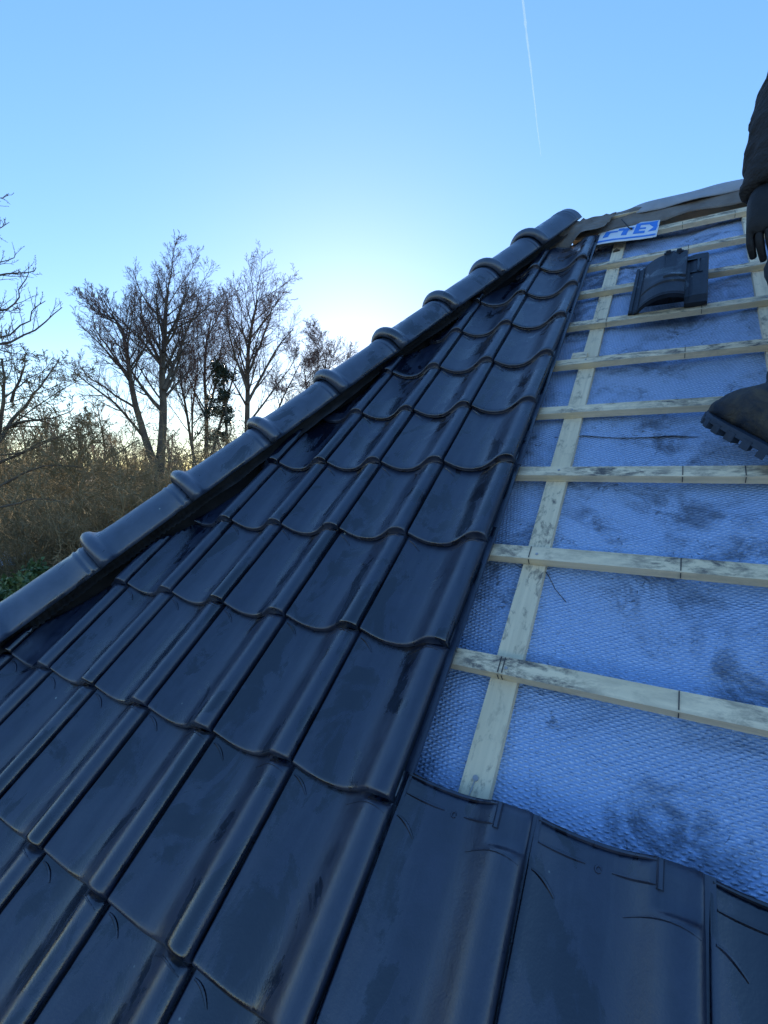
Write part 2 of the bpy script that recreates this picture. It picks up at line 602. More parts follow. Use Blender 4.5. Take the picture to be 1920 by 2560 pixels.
underlay('underlay_sheet', -2.6, 1.45, 0.0, 1.0)
underlay('underlay_sheet', 1.285, 3.33, 0.0035, 4.0)

# ---- hip tiles
BIS = R_(32.4)
QD = P_DIR * math.cos(BIS) + Vector((0, 0, 1)) * math.sin(BIS)
BD = Vector((0, 0, 1)) * math.cos(BIS) - P_DIR * math.sin(BIS)


def hip_tile_mesh():
    ts = [0.0, 0.004, 0.012, 0.024, 0.036, 0.048, 0.056, 0.064, 0.08, 0.14, 0.22, 0.30, 0.352, 0.358, 0.364, 0.370, 0.376, 0.382, 0.388, 0.394, 0.43]
    rs = [0.131, 0.1415, 0.1515, 0.1565, 0.1550, 0.1480, 0.1385, 0.1300, 0.1240, 0.1215, 0.1205, 0.119, 0.118, 0.121, 0.121, 0.1175, 0.1175, 0.1205, 0.1205, 0.117, 0.116]
    na = 22
    V, F = [], []
    for shell in (0, 1):
        for t, r in zip(ts, rs):
            rr = r if shell == 0 else (0.122 - 0.012 * t / 0.43 - (0.0 if t < .056 else 0.010))
            for k in range(na + 1):
                a = math.radians(-92 + 184 * k / na)
                leg = 0.0
                V.append(QD * (math.sin(a) * rr) + BD * (math.cos(a) * rr) + A_DIR * t)
    n1, m = na + 1, len(ts)
    off = m * n1
    for j in range(m - 1):
        for k in range(na):
            a = j * n1 + k
            F.append((a, a + 1, a + n1 + 1, a + n1))
            F.append((off + a, off + a + n1, off + a + n1 + 1, off + a + 1))
        for k in (0, na):
            a = j * n1 + k
            F.append((a, a + n1, off + a + n1, off + a) if k == 0 else (a, off + a, off + a + n1, a + n1))
    for j in (0, m - 1):
        for k in range(na):
            a = j * n1 + k
            F.append((a, off + a, off + a + 1, a + 1) if j == 0 else (a, a + 1, off + a + 1, off + a))
    b = bmesh.new()
    me = pydata('hip_tile', V, F, True)
    b.from_mesh(me)
    bmesh.ops.recalc_face_normals(b, faces=b.faces)
    b.to_mesh(me); b.free()
    return me


hip_me = hip_tile_mesh()
hip_me.materials.append(M_HIP)
for i in range(-6, 8):
    v = 0.398 + 0.3725 * i
    ml = Matrix.Translation((hip_u(v) + rng.uniform(-.002, .002), v, -0.022 + rng.uniform(-.0015, .0015)))
    ml = ml @ Matrix.Rotation(rng.uniform(-.008, .008), 4, 'Z')
    mesh_obj('hip_tile', hip_me, None, house, MROOF @ ml)

# ---- pleated flashing and hip board under the hip tiles
V, F = [], []
nv, nl = 900, 16
for j in range(nv + 1):
    v = -1.9 + 5.26 * j / nv
    wd = 0.098 + 0.030 * mnoise.noise(Vector((v * 1.9, 8.3, 0)))
    pl = smooth01(mnoise.noise(Vector((v * 2.3, 1.2, 5.0))), -0.1, 0.25)
    for i in range(nl + 1):
        f = i / nl
        lat = -0.13 + (wd + 0.13) * f
        h = 0.006 + 0.062 * math.sin(math.pi * min(1.0, f / 0.8)) ** 0.8 - 0.010 * f + 0.006 * mnoise.noise(Vector((v * 9, f * 3, 2)))
        h += 0.0045 * math.sin(v * 2 * math.pi / 0.021 + 1.5 * mnoise.noise(Vector((v * 14, f, 3)))) * pl * smooth01(f, 0.6, 0.8)
        p = Vector((hip_u(v), v, 0)) + P_DIR * lat
        V.append((p.x, p.y, h))
for j in range(nv):
    for i in range(nl):
        a = j * (nl + 1) + i
        F.append((a, a + 1, a + nl + 2, a + nl + 1))
mesh_obj('hip_flashing', pydata('hip_flashing', V, F, True), M_FLASH, house, MROOF)
b = bmesh.new()
add_box(b, -0.02, 0.02, -2.0, 3.55, -0.12, 0.035)
me = bm_mesh('hip_board', b)
ang = -math.atan(HM)
mesh_obj('hip_board', me, M_FLASH, house, MROOF @ Matrix.Translation((HB, 0, -0.02)) @ Matrix.Rotation(ang, 4, 'Z'))

# ---- ridge: board, brown membrane hanging in waves, its top fold painted sky-lit grey
M_MEMB_LIT = mat_simple('skylit_membrane_grey', (0.26, 0.28, 0.31), (0.36, 0.38, 0.42), 7, 0.6, 0.4, 30, 0.01)  # sky light on the membrane's top fold, painted in as a paler grey


def ridge_sheet(name, mat, u0, u1, section, wave, crumple, edge, grow_=0.0):
    V, F = [], []
    nu, nr = 300, len(section) - 1
    for i in range(nu + 1):
        u = u0 + (u1 - u0) * (i / nu) ** 1.3
        cr = math.exp(-max(0, u - u0 - 0.05) / 0.15) * crumple
        ed = edge * (mnoise.noise(Vector((u * 3.2, 0.7, 1))) + 0.6 * mnoise.noise(Vector((u * 9, 0.2, 4))))
        gr = float(smooth01(u, u0, u0 + grow_)) if grow_ else 1.0
        for k, (v, n) in enumerate(section):
            f = k / nr
            v, n = section[0][0] + (v - section[0][0]) * gr, section[0][1] + (n - section[0][1]) * gr
            w = wave * mnoise.noise(Vector((u * 6, f * 2.5, 9))) * (0.2 + f)
            c1 = 0.075 * mnoise.noise(Vector((u * 16, f * 4, 2))) * cr
            c2 = 0.060 * mnoise.noise(Vector((u * 13, f * 5, 6))) * cr
            V.append((u, v - ed * f * f + c1, n + w + c2))
    for i in range(nu):
        for k in range(nr):
            a = i * (nr + 1) + k
            F.append((a, a + nr + 1, a + nr + 2, a + 1))
    o = mesh_obj(name, pydata(name, V, F, True), mat, house, MROOF)
    o.modifiers.new('thickness', 'SOLIDIFY').thickness = 0.002
    return o


def sect(pts, n=12):
    t = np.linspace(0, 1, len(pts)); tt = np.linspace(0, 1, n)
    return [(float(np.interp(x, t, [p[0] for p in pts])), float(np.interp(x, t, [p[1] for p in pts]))) for x in tt]


ridge_sheet('ridge_membrane_lit_fold', M_MEMB_LIT, -0.05, 3.4, sect([(3.42, -0.035), (3.375, 0.022), (3.352, 0.036), (3.315, 0.022), (3.285, 0.004)]), 0.008, 0.15, 0.010, 0.32)
ridge_sheet('ridge_membrane', M_MEMB, -0.33, 3.4, sect([(3.41, -0.04), (3.36, 0.018), (3.33, 0.016), (3.30, 0.000), (3.262, -0.014), (3.20, -0.034)], 16), 0.016, 1.0, 0.03)
beam('ridge_board', -0.16, 3.4, 3.31, 3.345, -0.11, 0.012, M_BATTEN, 91)

# ---- torn scrap of membrane over the top of the hip
V, F = [], []
n = 22
for j in range(n + 1):
    for i in range(n + 1):
        a, b_ = i / n, j / n
        u = -0.36 + 0.40 * a + 0.05 * b_
        v = 3.115 + 0.05 * a + (0.21 - 0.05 * a) * b_ + 0.03 * mnoise.noise(Vector((a * 5, 2, 1))) * (1 - b_)
        nn = (-0.072 + 0.085 * float(smooth01(a, .45, .7))) * (1 - b_) ** 2 + 0.030 * b_ + 0.035 * (1 - a) ** 4 + (0.004 + 0.014 * b_) * mnoise.noise(Vector((a * 7, b_ * 6, 8))) + (0.002 + 0.010 * b_) * mnoise.noise(Vector((a * 19, b_ * 15, 3)))
        V.append((u, v, nn))
for j in range(n):
    for i in range(n):
        a = j * (n + 1) + i
        F.append((a, a + 1, a + n + 2, a + n + 1))
so = mesh_obj('membrane_scrap', pydata('membrane_scrap', V, F, True), M_MEMB, house, MROOF)
so.modifiers.new('thickness', 'SOLIDIFY').thickness = 0.002

# ---- printed flap of underlay under the ridge membrane
FL = {'bl': (-0.02, 3.035), 'br': (0.312, 2.985), 'tr': (0.322, 3.190), 'tl': (0.02, 3.30)}


def flap_pt(a, b_, lift=0.0):
    bl, br, tr, tl = (Vector(FL[k]) for k in ('bl', 'br', 'tr', 'tl'))
    p = bl * (1 - a) * (1 - b_) + br * a * (1 - b_) + tr * a * b_ + tl * (1 - a) * b_
    n = -0.040 + 0.006 * math.sin(a * 5) * (1 - b_) + 0.012 * b_ + 0.003 * mnoise.noise(Vector((a * 5, b_ * 4, 1)))
    low = 0.012 * math.sin(math.pi * a) * (1 - b_)
    return Vector((p.x, p.y - low, n + lift))


V = [flap_pt(i / 16, j / 10) for j in range(11) for i in range(17)]
F = [(j * 17 + i, j * 17 + i + 1, j * 17 + i + 18, j * 17 + i + 17) for j in range(10) for i in range(16)]
flap = mesh_obj('printed_flap', pydata('printed_flap', V, F, True), M_PRINT_W, house, MROOF)
flap.modifiers.new('thickness', 'SOLIDIFY').thickness = 0.0012


def print_patch(polys, name):
    V, F = [], []
    for q in polys:                              # quads in flap space, subdivided to follow the sheet
        n = 6
        base = len(V)
        for j in range(n + 1):
            for i in range(n + 1):
                x, y = i / n, j / n
                a = (q[0][0] * (1 - x) + q[1][0] * x) * (1 - y) + (q[3][0] * (1 - x) + q[2][0] * x) * y
                b_ = (q[0][1] * (1 - x) + q[1][1] * x) * (1 - y) + (q[3][1] * (1 - x) + q[2][1] * x) * y
                V.append(flap_pt(a, b_, 0.0011))
        for j in range(n):
            for i in range(n):
                k = base + j * (n + 1) + i
                F.append((k, k + 1, k + n + 2, k + n + 1))
    return mesh_obj(name, pydata(name, V, F, True), M_PRINT_B, flap)


def rq(x0, x1, y0, y1):
    return [(x0, y0), (x1, y0), (x1, y1), (x0, y1)]


print_patch([rq(0.02, 0.98, 0.10, 0.19)], 'printed_stripe')
print_patch([rq(0.13, 0.22, 0.32, 0.66), rq(0.22, 0.34, 0.56, 0.66)], 'printed_letter')
print_patch([rq(0.43, 0.52, 0.32, 0.72), rq(0.34, 0.43, 0.62, 0.74), rq(0.52, 0.60, 0.62, 0.74)], 'printed_letter')
print_patch([rq(0.62, 0.70, 0.32, 0.92), rq(0.70, 0.80, 0.32, 0.46), rq(0.70, 0.80, 0.56, 0.66), rq(0.70, 0.80, 0.80, 0.92)], 'printed_letter')
print_patch([[(0.80, 0.80), (0.97, 0.80), (0.98, 0.95), (0.80, 0.92)], [(0.92, 0.62), (0.98, 0.62), (0.97, 0.80), (0.84, 0.80)],
             [(0.84, 0.38), (0.97, 0.38), (0.98, 0.62), (0.92, 0.62)]], 'printed_arrow')
b = bmesh.new()
add_sweep(b, [flap_pt(0.34, 0.98, 0.03), flap_pt(0.42, 0.8, 0.026), flap_pt(0.52, 0.62, 0.012), flap_pt(0.58, 0.58, 0.008)], [0.0025, 0.003, 0.003, 0.006], 6)
mesh_obj('torn_strip', bm_mesh('torn_strip', b, True), M_FLASH, flap)

# ---- loose wire by the counter batten, packing piece under a batten, bark chip
b = bmesh.new()
add_sweep(b, [(0.152, 0.665, -0.098), (0.165, 0.645, -0.092), (0.185, 0.612, -0.098), (0.215, 0.585, -0.112)], [0.0012] * 4, 5)
mesh_obj('binding_wire', bm_mesh('binding_wire', b, True), M_PENCIL, house, MROOF)
beam('packing_piece', 0.055, 0.115, 1.775, 1.822, -0.0822, -0.066, M_BATTEN, 97)
b = bmesh.new()
add_sweep(b, [(0.10, 2.985, -0.079), (0.118, 2.992, -0.075), (0.135, 2.988, -0.079)], [0.004, 0.009, 0.003], 6)
mesh_obj('bark_chip', bm_mesh('bark_chip', b), M_DEBRIS, house, MROOF)

# ---- the rest of the house: other roof faces, walls
EV = -2.7                                      # eave of the stripped slope
P = [rw(hip_u(EV), EV, -0.19), rw(6.5, EV, -0.19), rw(6.5, 3.36, -0.19), rw(hip_u(3.36), 3.36, -0.19)]
yb = 2 * P[2].y - P[0].y
b = bmesh.new()
A = [b.verts.new(p) for p in (P[0], P[1], P[2], P[3])]
B = [b.verts.new(p) for p in ((P[0].x, yb, P[0].z), (P[1].x, yb, P[0].z))]
b.faces.new((A[0], A[1], A[2], A[3]))
b.faces.new((A[3], A[2], B[1], B[0]))
b.faces.new((A[0], A[3], B[0]))
b.faces.new((A[1], B[1], A[2]))
mesh_obj('roof_deck', bm_mesh('roof_deck', b), M_FLASH, house)
b = bmesh.new()
add_box(b, P[0].x + 0.35, 6.3, P[0].y + 0.35, yb - 0.35, 0.0, P[0].z + 0.25)
mesh_obj('wall', bm_mesh('wall', b), M_WALL, house)
b = bmesh.new()
pts = [Vector((P[0].x - 0.06, P[0].y - 0.07, P[0].z - 0.02)), Vector((6.5, P[0].y - 0.07, P[0].z - 0.02))]
add_sweep(b, pts, 0.065, 12)
mesh_obj('gutter', bm_mesh('gutter', b, True), M_METAL, house)

#<LOOSE
# ------------------------------------------------------------------ loose tile lying face down on the battens
def loose_tile():
    root = empty('loose_roof_tile', rw(0.40, 2.09, -0.054))
    tag(root, 'loose dark roof tile lying face down on the bare battens, its nibs showing', 'roof tile')
    WW, LL = 0.285, 0.405
    S = np.concatenate([[0, .012, .03, .05, .055, .085, .09, .12, .125], np.linspace(.15, .40, 8), [.425, .43], np.linspace(.46, .69, 5), [.715, .722], np.linspace(.76, .97, 5), [.985, 1.0]])
    T = np.concatenate([[0, .004, .012], np.linspace(.03, .09, 5), [.098, .104, .125, .131, .158, .164], np.linspace(.19, .385, 9), [.395, .405]])

    def h(s, t):
        arch = 0.060 * max(0.0, 1 - ((s - 0.52) / 0.40) ** 2) ** 0.8          # back of the pan, seen from below
        z = 0.012 + arch * (0.80 + 0.2 * (1 - smooth01(t, 0.12, 0.2)))
        if .428 < s < .716 and t > .16: z += 0.008                            # flat panel between the nibs
        if s > .72: z = 0.030 + 0.004 * (s > .76) if t > .02 else 0.022       # plain side wing
        if .052 < s < .087: z -= 0.007                                        # side-lock grooves
        if .122 < s < .128: z -= 0.004
        if s <= .72 and s > .13:
            if .100 < t < .128: z += 0.007                                    # raised bands across the lower end
            if t < .095: z += 0.003
        if t < .008: z -= 0.004
        if s < .008 or s > .99: z -= 0.006
        return z
    bm = bmesh.new()
    top = [[bm.verts.new((s * WW, t, h(s, t))) for s in S] for t in T]
    bot = [[bm.verts.new((s * WW, t + (.004 if j == 0 else 0), (max(h(s, t) - 0.020, -0.004) if t < .05 else -0.004))) for s in S] for j, t in enumerate(T)]
    ns, nt = len(S), len(T)
    for j in range(nt - 1):
        for i in range(ns - 1):
            bm.faces.new((top[j][i], top[j][i + 1], top[j + 1][i + 1], top[j + 1][i]))
            bm.faces.new((bot[j][i], bot[j + 1][i], bot[j + 1][i + 1], bot[j][i + 1]))
    for i in range(ns - 1):
        bm.faces.new((top[0][i + 1], top[0][i], bot[0][i], bot[0][i + 1]))
        bm.faces.new((top[-1][i], top[-1][i + 1], bot[-1][i + 1], bot[-1][i]))
    for j in range(nt - 1):
        bm.faces.new((top[j][0], top[j + 1][0], bot[j + 1][0], bot[j][0]))
        bm.faces.new((top[j + 1][-1], top[j][-1], bot[j][-1], bot[j + 1][-1]))
    me = bm_mesh('tile_shell', bm)
    # turned a little and tipped: head end propped higher on the next batten
    ml = Matrix.Translation((0.243, 2.078, -0.052)) @ Matrix.Rotation(R_(-1.2), 4, 'Z') @ Matrix.Rotation(R_(3.5), 4, 'X')
    inv = Matrix.Translation(-root.location)
    shell = mesh_obj('tile_shell', me, M_LOOSE, root, MROOF @ ml, inv)

    def piece(name, fn):
        b = bmesh.new(); fn(b)
        return mesh_obj(name, bm_mesh(name, b, name == 'nib'), M_LOOSE, root, MROOF @ ml, inv)
    for s in (.455, .60):
        def nib(b, s=s):
            add_box(b, s * WW - .017, s * WW + .017, .378, .408, h(s, .38) - .012, h(s, .38) + .010)
            bmesh.ops.bevel(b, geom=b.edges[:], offset=.008, segments=3, affect='EDGES')
        piece('nib', nib)

    def tee(b):
        z = h(.85, .3)
        add_box(b, .62 * WW, .90 * WW, .345, .353, z - .012, z + .0055)
        add_box(b, .855 * WW, .885 * WW, .235, .345, z - .004, z + .0055)
        add_box(b, .77 * WW, .93 * WW, .226, .231, z - .004, z + .004)
    piece('rib', tee)
    return root


loose_tile()
#>LOOSE
#<PERSON
# ------------------------------------------------------------------ roofer at the picture's right border: foot on a batten, hand on the raised knee
M_SKIN = mat_simple('skin', (0.48, 0.30, 0.22), (0.56, 0.37, 0.28), 20, 0.5)
M_JACKET = mat_simple('dark_work_jacket', (0.022, 0.020, 0.020), (0.045, 0.040, 0.038), 6, 0.85, 0.9, 16, 0.035, 0.25)
M_TROUS = mat_simple('grey_work_trousers', (0.040, 0.046, 0.056), (0.075, 0.083, 0.095), 9, 0.9, 0.9, 18, 0.03, 0.2)
M_GLOVE = mat_simple('black_glove', (0.004, 0.004, 0.005), (0.012, 0.011, 0.012), 25, 0.6, 0.4, 60, 0.006, 0.4)
M_HAT = mat_simple('dark_knit_hat', (0.02, 0.025, 0.04), (0.035, 0.04, 0.06), 40, 0.95, 0.6, 90, 0.006, 0.2)
M_SOLE = mat_simple('dark_rubber_sole', (0.014, 0.024, 0.042), (0.03, 0.052, 0.09), 22, 0.6, 0.4, 50, 0.006, 0.4)
tb = NT('muddy_work_boot')
co = tb.coord('Object')
c1 = tb.mix(tb.ramp(tb.noise(co, 12.0, 6, 0.65, 1.0), [(0.42, 0.0), (0.68, 1.0)]), (0.016, 0.024, 0.040), (0.085, 0.070, 0.050))
vb = tb.new('ShaderNodeVectorMath', operation='DISTANCE')
tb.link(co, vb.inputs[0]); vb.inputs[1].default_value = (0.046, 0.165, 0.075)
c1 = tb.mix(tb.math('MULTIPLY', tb.ramp(vb.outputs['Value'], [(0.018, 1.0), (0.026, 0.0)]), tb.ramp(tb.noise(co, 60, 4), [(0.40, 0.0), (0.5, 0.9)])), c1, (0.05, 0.17, 0.50))
M_BOOT = tb.set(Base_Color=c1, Roughness=0.7, Normal=tb.bump(tb.noise(co, 38, 5, 0.6, 0.8), 0.6, 0.01), Specular_IOR_Level=0.35)


def skin_obj(name, verts, edges, radii, mat, parent, root_i=0, sub=2, disp=0.0, dscale=0.08):
    bm = bmesh.new()
    lay = bm.verts.layers.skin.verify()
    o0 = Vector(parent.location)
    vs = [bm.verts.new(Vector(v) - o0) for v in verts]
    for a, b in edges: bm.edges.new((vs[a], vs[b]))
    for i, v in enumerate(vs):
        r = radii[i]
        v[lay].radius = (r, r) if isinstance(r, (int, float)) else r
        v[lay].use_root = (i == root_i)
    me = bpy.data.meshes.new(name)
    bm.to_mesh(me); bm.free()
    o = mesh_obj(name, me, mat, parent)
    sk = o.modifiers.new('skin', 'SKIN'); sk.use_smooth_shade = True
    ss = o.modifiers.new('sub', 'SUBSURF'); ss.levels = sub; ss.render_levels = sub
    if disp:
        tx = bpy.data.textures.new(name + '_folds', 'CLOUDS'); tx.noise_scale = dscale; tx.noise_depth = 2
        dm = o.modifiers.new('folds', 'DISPLACE'); dm.texture = tx; dm.strength = disp; dm.mid_level = 0.5; dm.texture_coords = 'LOCAL'
    return o


def lerp(a, b, f): return a + (b - a) * f


UPV = Vector((0, 0, 1))
toe_p, heel_p = rw(0.495, 1.265, -0.020), rw(0.725, 1.005, -0.042)
person = empty('person', rw(0.95, 1.1, -0.06))
tag(person, 'roofer in dark jacket and muddy boots, foot on a batten and gloved hand on knee', 'person')
fdir = (toe_p - heel_p).normalized()
ankle = heel_p + fdir * 0.115 + UPV * 0.13 + Vector((0.055, 0, 0))
knee = at_depth(1982, 645, 1.30)
wrist = at_depth(1913, 500, 1.235)
elbow = at_depth(1944, 330, 1.29)
shl = at_depth(2030, 95, 1.40)
shr = shl + Vector((0.36, 0.10, 0.03))
shc = (shl + shr) / 2
pel = Vector((lerp(knee.x, shc.x, 0.9) + 0.10, shc.y - 0.06, shc.z - 0.50))
hipl, hipr = pel + Vector((-0.09, -0.02, -0.03)), pel + Vector((0.09, 0.03, -0.03))
foot2h = rw(1.32, 0.93, -0.045)
f2dir = (MROOF.to_3x3() @ Vector((-0.25, 1, 0))).normalized()
ank2 = foot2h + f2dir * 0.065 + UPV * 0.115
knee2 = lerp(hipr, ank2, 0.5) + Vector((-0.02, 0.07, 0.0))
head = shc + Vector((-0.06, 0.05, 0.235))
elbow2 = shr + Vector((0.10, 0.12, -0.26))
wrist2 = elbow2 + Vector((-0.10, 0.20, -0.13))
chest = lerp(pel, shc, 0.72)
waist = lerp(pel, shc, 0.33)
nb_ = lerp(shc, head, 0.30) + Vector((0.0, 0, 0))
fw = (head - shc); fw = Vector((-0.75, 0.55, -0.25)).normalized()
# body: pelvis, torso, neck, head with nose, arms, legs in one mesh
bv = [pel, waist, chest, shc, nb_, lerp(nb_, head, .55), head, head + UPV * 0.075, head + fw * 0.108 + UPV * -0.02, shl, elbow, wrist, shr, elbow2, wrist2, hipl, knee, ankle, hipr, knee2, ank2]
be = [(0, 1), (1, 2), (2, 3), (3, 4), (4, 5), (5, 6), (6, 7), (6, 8), (3, 9), (9, 10), (10, 11), (3, 12), (12, 13), (13, 14), (0, 15), (15, 16), (16, 17), (0, 18), (18, 19), (19, 20)]
br = [.06, .08, .09, .07, .062, .070, .118, .092, .026, .045, .035, .030, .045, .035, .030, .05, .045, .035, .05, .045, .035]
body = skin_obj('body', bv, be, br, M_SKIN, person)
M_EYE = mat_simple('eye', (0.02, 0.02, 0.02), (0.03, 0.03, 0.03), 5, 0.2)
sd = fw.cross(UPV).normalized()
for s_ in (-1, 1):
    b = bmesh.new()
    bmesh.ops.create_uvsphere(b, u_segments=10, v_segments=6, radius=0.011)
    eo = mesh_obj('eye', bm_mesh('eye', b, True), M_EYE, person)
    eo.location = head + fw * 0.086 + sd * 0.034 * s_ + UPV * 0.012 - person.location
skin_obj('hat', [head + UPV * 0.035 - fw * .012, head + UPV * 0.085 - fw * .015, head + UPV * 0.13 - fw * .015], [(0, 1), (1, 2)], [.118, .116, .07], M_HAT, person, 0)
# jacket
jv = [lerp(pel, waist, -0.45), waist, chest, shc + UPV * -0.02, lerp(shc, nb_, .6), shl, lerp(shl, elbow, .5), elbow, lerp(elbow, wrist, .45), lerp(elbow, wrist, .72), lerp(elbow, wrist, .80), lerp(elbow, wrist, .92), shr, elbow2, lerp(elbow2, wrist2, .9)]
je = [(0, 1), (1, 2), (2, 3), (3, 4), (3, 5), (5, 6), (6, 7), (7, 8), (8, 9), (9, 10), (10, 11), (3, 12), (12, 13), (13, 14)]
jr = [.205, .185, .185, .13, .075, .095, .082, .072, .064, .056, .062, .052, .095, .065, .048]
skin_obj('jacket', jv, je, jr, M_JACKET, person, 2, 3, 0.03, 0.07)
# trousers
hang = Vector((0, 0, -0.01))
tv = [pel, hipl, lerp(hipl, knee, .5), knee, lerp(knee, ankle, .18) + Vector((.016, 0, 0)), lerp(knee, ankle, .5) + Vector((.03, .01, 0)), lerp(knee, ankle, .83), lerp(knee, ankle, .95), hipr, lerp(hipr, knee2, .5), knee2, lerp(knee2, ank2, .5), lerp(knee2, ank2, .95), waist]
te = [(0, 1), (1, 2), (2, 3), (3, 4), (4, 5), (5, 6), (6, 7), (0, 8), (8, 9), (9, 10), (10, 11), (11, 12), (0, 13)]
tr = [.175, .135, .110, .078, .068, .062, .066, .072, .135, .110, .082, .074, .080, .15]
skin_obj('trousers', tv, te, tr, M_TROUS, person, 0, 3, 0.028, 0.06)


def glove(name, wr, tip, palm_n, thumb_side):
    ax = (tip - wr).normalized()
    side = ax.cross(palm_n).normalized()
    pn = side.cross(ax).normalized()
    V = [wr - ax * 0.05, wr, wr + ax * 0.05, wr + ax * 0.085]
    E = [(0, 1), (1, 2), (2, 3)]
    Rr = [(.044, .040), (.037, .030), (.040, .024), (.040, .020)]
    for i, (off, ln) in enumerate(((-.030, .070), (-.010, .080), (.011, .076), (.030, .060))):
        b0 = len(V)
        p = wr + ax * 0.088 + side * off
        d = ax.copy()
        V.append(p); E.append((3, b0)); Rr.append(.0105)
        for k in range(3):
            d = (d + pn * -0.33).normalized()
            p = p + d * ln / 3
            V.append(p); E.append((len(V) - 2, len(V) - 1)); Rr.append(.0105 - .0012 * k)
    p = wr + ax * 0.03 + side * 0.036 * thumb_side
    V.append(p); E.append((1, len(V) - 1)); Rr.append(.014)
    for k in range(2):
        p = p + (ax * 0.7 + side * 0.55 * thumb_side - pn * 0.35).normalized() * 0.032
        V.append(p); E.append((len(V) - 2, len(V) - 1)); Rr.append(.012)
    return skin_obj(name, V, E, Rr, M_GLOVE, person, 1, 2)


tipL = at_depth(1908, 655, 1.20)
glove('glove', wrist, tipL, (knee - tipL).cross(Vector((0, 0, 1))).cross(tipL - wrist) * -1, -1)
glove('glove', wrist2, wrist2 + Vector((-0.10, 0.10, -0.12)), Vector((0, 0, 1)), 1)


def boot(heel, d, ank, knee_):
    """loft from heel to toe, shaft towards the knee, lugged sole"""
    d = d.normalized()
    sidev = d.cross(UPV).normalized()
    nrm = sidev.cross(d).normalized()
    M = Matrix(((sidev.x, d.x, nrm.x, heel.x), (sidev.y, d.y, nrm.y, heel.y), (sidev.z, d.z, nrm.z, heel.z), (0, 0, 0, 1)))
    ys = [y * 1.09 for y in (0.0, .012, .04, .08, .12, .16, .20, .24, .265, .282, .288)]
    hw = [.022, .038, .046, .046, .046, .049, .054, .055, .048, .032, .014]
    hh = [.10, .135, .165, .185, .190, .178, .150, .115, .086, .060, .038]
    bm = bmesh.new()
    rings = []
    na = 16
    for y, w_, h_ in zip(ys, hw, hh):
        rg_ = []
        for k in range(na):
            a = math.pi * 2 * k / na
            c, s_ = math.cos(a), math.sin(a)
            z = 0.018 + (h_ - 0.018) * (0.5 + 0.5 * math.copysign(abs(s_) ** 0.75, s_))
            top = max(0, s_)
            x = w_ * math.copysign(abs(c) ** 0.7, c) * (1 - 0.28 * top)
            rg_.append(bm.verts.new((x, y, z)))
        rings.append(rg_)
    for r0, r1 in zip(rings, rings[1:]):
        for k in range(na): bm.faces.new((r0[k], r0[(k + 1) % na], r1[(k + 1) % na], r1[k]))
    bm.faces.new(rings[0][::-1]); bm.faces.new(rings[-1])
    mi = M.inverted()
    a0, k0 = mi @ ank, mi @ knee_
    dd = (k0 - a0).normalized()
    add_sweep(bm, [Vector((0, .05, .06)), a0 + dd * .0, a0 + dd * .05, a0 + dd * .056, a0 + dd * .062, a0 + dd * .12], [.046, .052, .053, .056, .053, .056], 16)
    inv = Matrix.Translation(-person.location)
    o = mesh_obj('boot', bm_mesh('boot', bm, True), M_BOOT, person, M, inv)
    m1 = o.modifiers.new('sub', 'SUBSURF'); m1.levels = m1.render_levels = 2
    tx = bpy.data.textures.new('boot_creases', 'CLOUDS'); tx.noise_scale = 0.03
    dm = o.modifiers.new('creases', 'DISPLACE'); dm.texture = tx; dm.strength = 0.010; dm.mid_level = 0.5
    # lace loops on the instep, toe seam
    b = bmesh.new()
    for y in (.118, .140, .162):
        h_ = np.interp(y, ys, hh)
        add_sweep(b, [(-.030, y, h_ - .012), (-.014, y + .004, h_ + .003), (.014, y - .004, h_ + .003), (.030, y, h_ - .012)], [.003] * 4, 6)
    mesh_obj('lace', bm_mesh('lace', b, True), M_SOLE, o)
    b = bmesh.new()
    out = []
    n = 44
    for k in range(n):
        a = 2 * math.pi * k / n
        yy = 0.157 + 0.164 * math.sin(a)
        w_ = np.interp(max(0, min(.313, yy)), ys, hw)
        xx = (w_ + .006) * math.copysign(abs(math.cos(a)) ** .45, math.cos(a)) if abs(math.cos(a)) > .02 else 0
        out.append((xx, yy))
    lay = []
    for z, f in ((0.026, 1.0), (0.008, 1.03), (0.006, 0.98)):
        lay.append([b.verts.new((x * f, 0.157 + (y - .157) * f, z)) for x, y in out])
    for r0, r1 in zip(lay, lay[1:]):
        for k in range(n): b.faces.new((r0[k], r1[k], r1[(k + 1) % n], r0[(k + 1) % n]))
    b.faces.new(lay[0]); b.faces.new(lay[-1][::-1])
    for k in range(0, n, 2):                      # lugs round the edge
        x, y = out[k]; x2, y2 = out[(k + 1) % n]
        q = [(x * 1.05, .157 + (y - .157) * 1.03), (x2 * 1.05, .157 + (y2 - .157) * 1.03), (x2 * .6, .157 + (y2 - .157) * .82), (x * .6, .157 + (y - .157) * .82)]
        lo = [b.verts.new((p[0], p[1], -0.010)) for p in q]; hi = [b.verts.new((p[0], p[1], 0.016)) for p in q]
        for i in range(4): b.faces.new((lo[i], lo[(i + 1) % 4], hi[(i + 1) % 4], hi[i]))
        b.faces.new(lo[::-1]); b.faces.new(hi)
    mesh_obj('sole', bm_mesh('sole', b), M_SOLE, o)
    return o


boot(heel_p, toe_p - heel_p, ankle, knee)
boot(foot2h, f2dir, ank2, knee2)
#>PERSON
#<TREES
# ------------------------------------------------------------------ bare trees
def mat_bark(name, a, b):
    return mat_simple(name, a, b, 3.0, 0.9, 0.5, 22, 0.02, 0.15, 0)


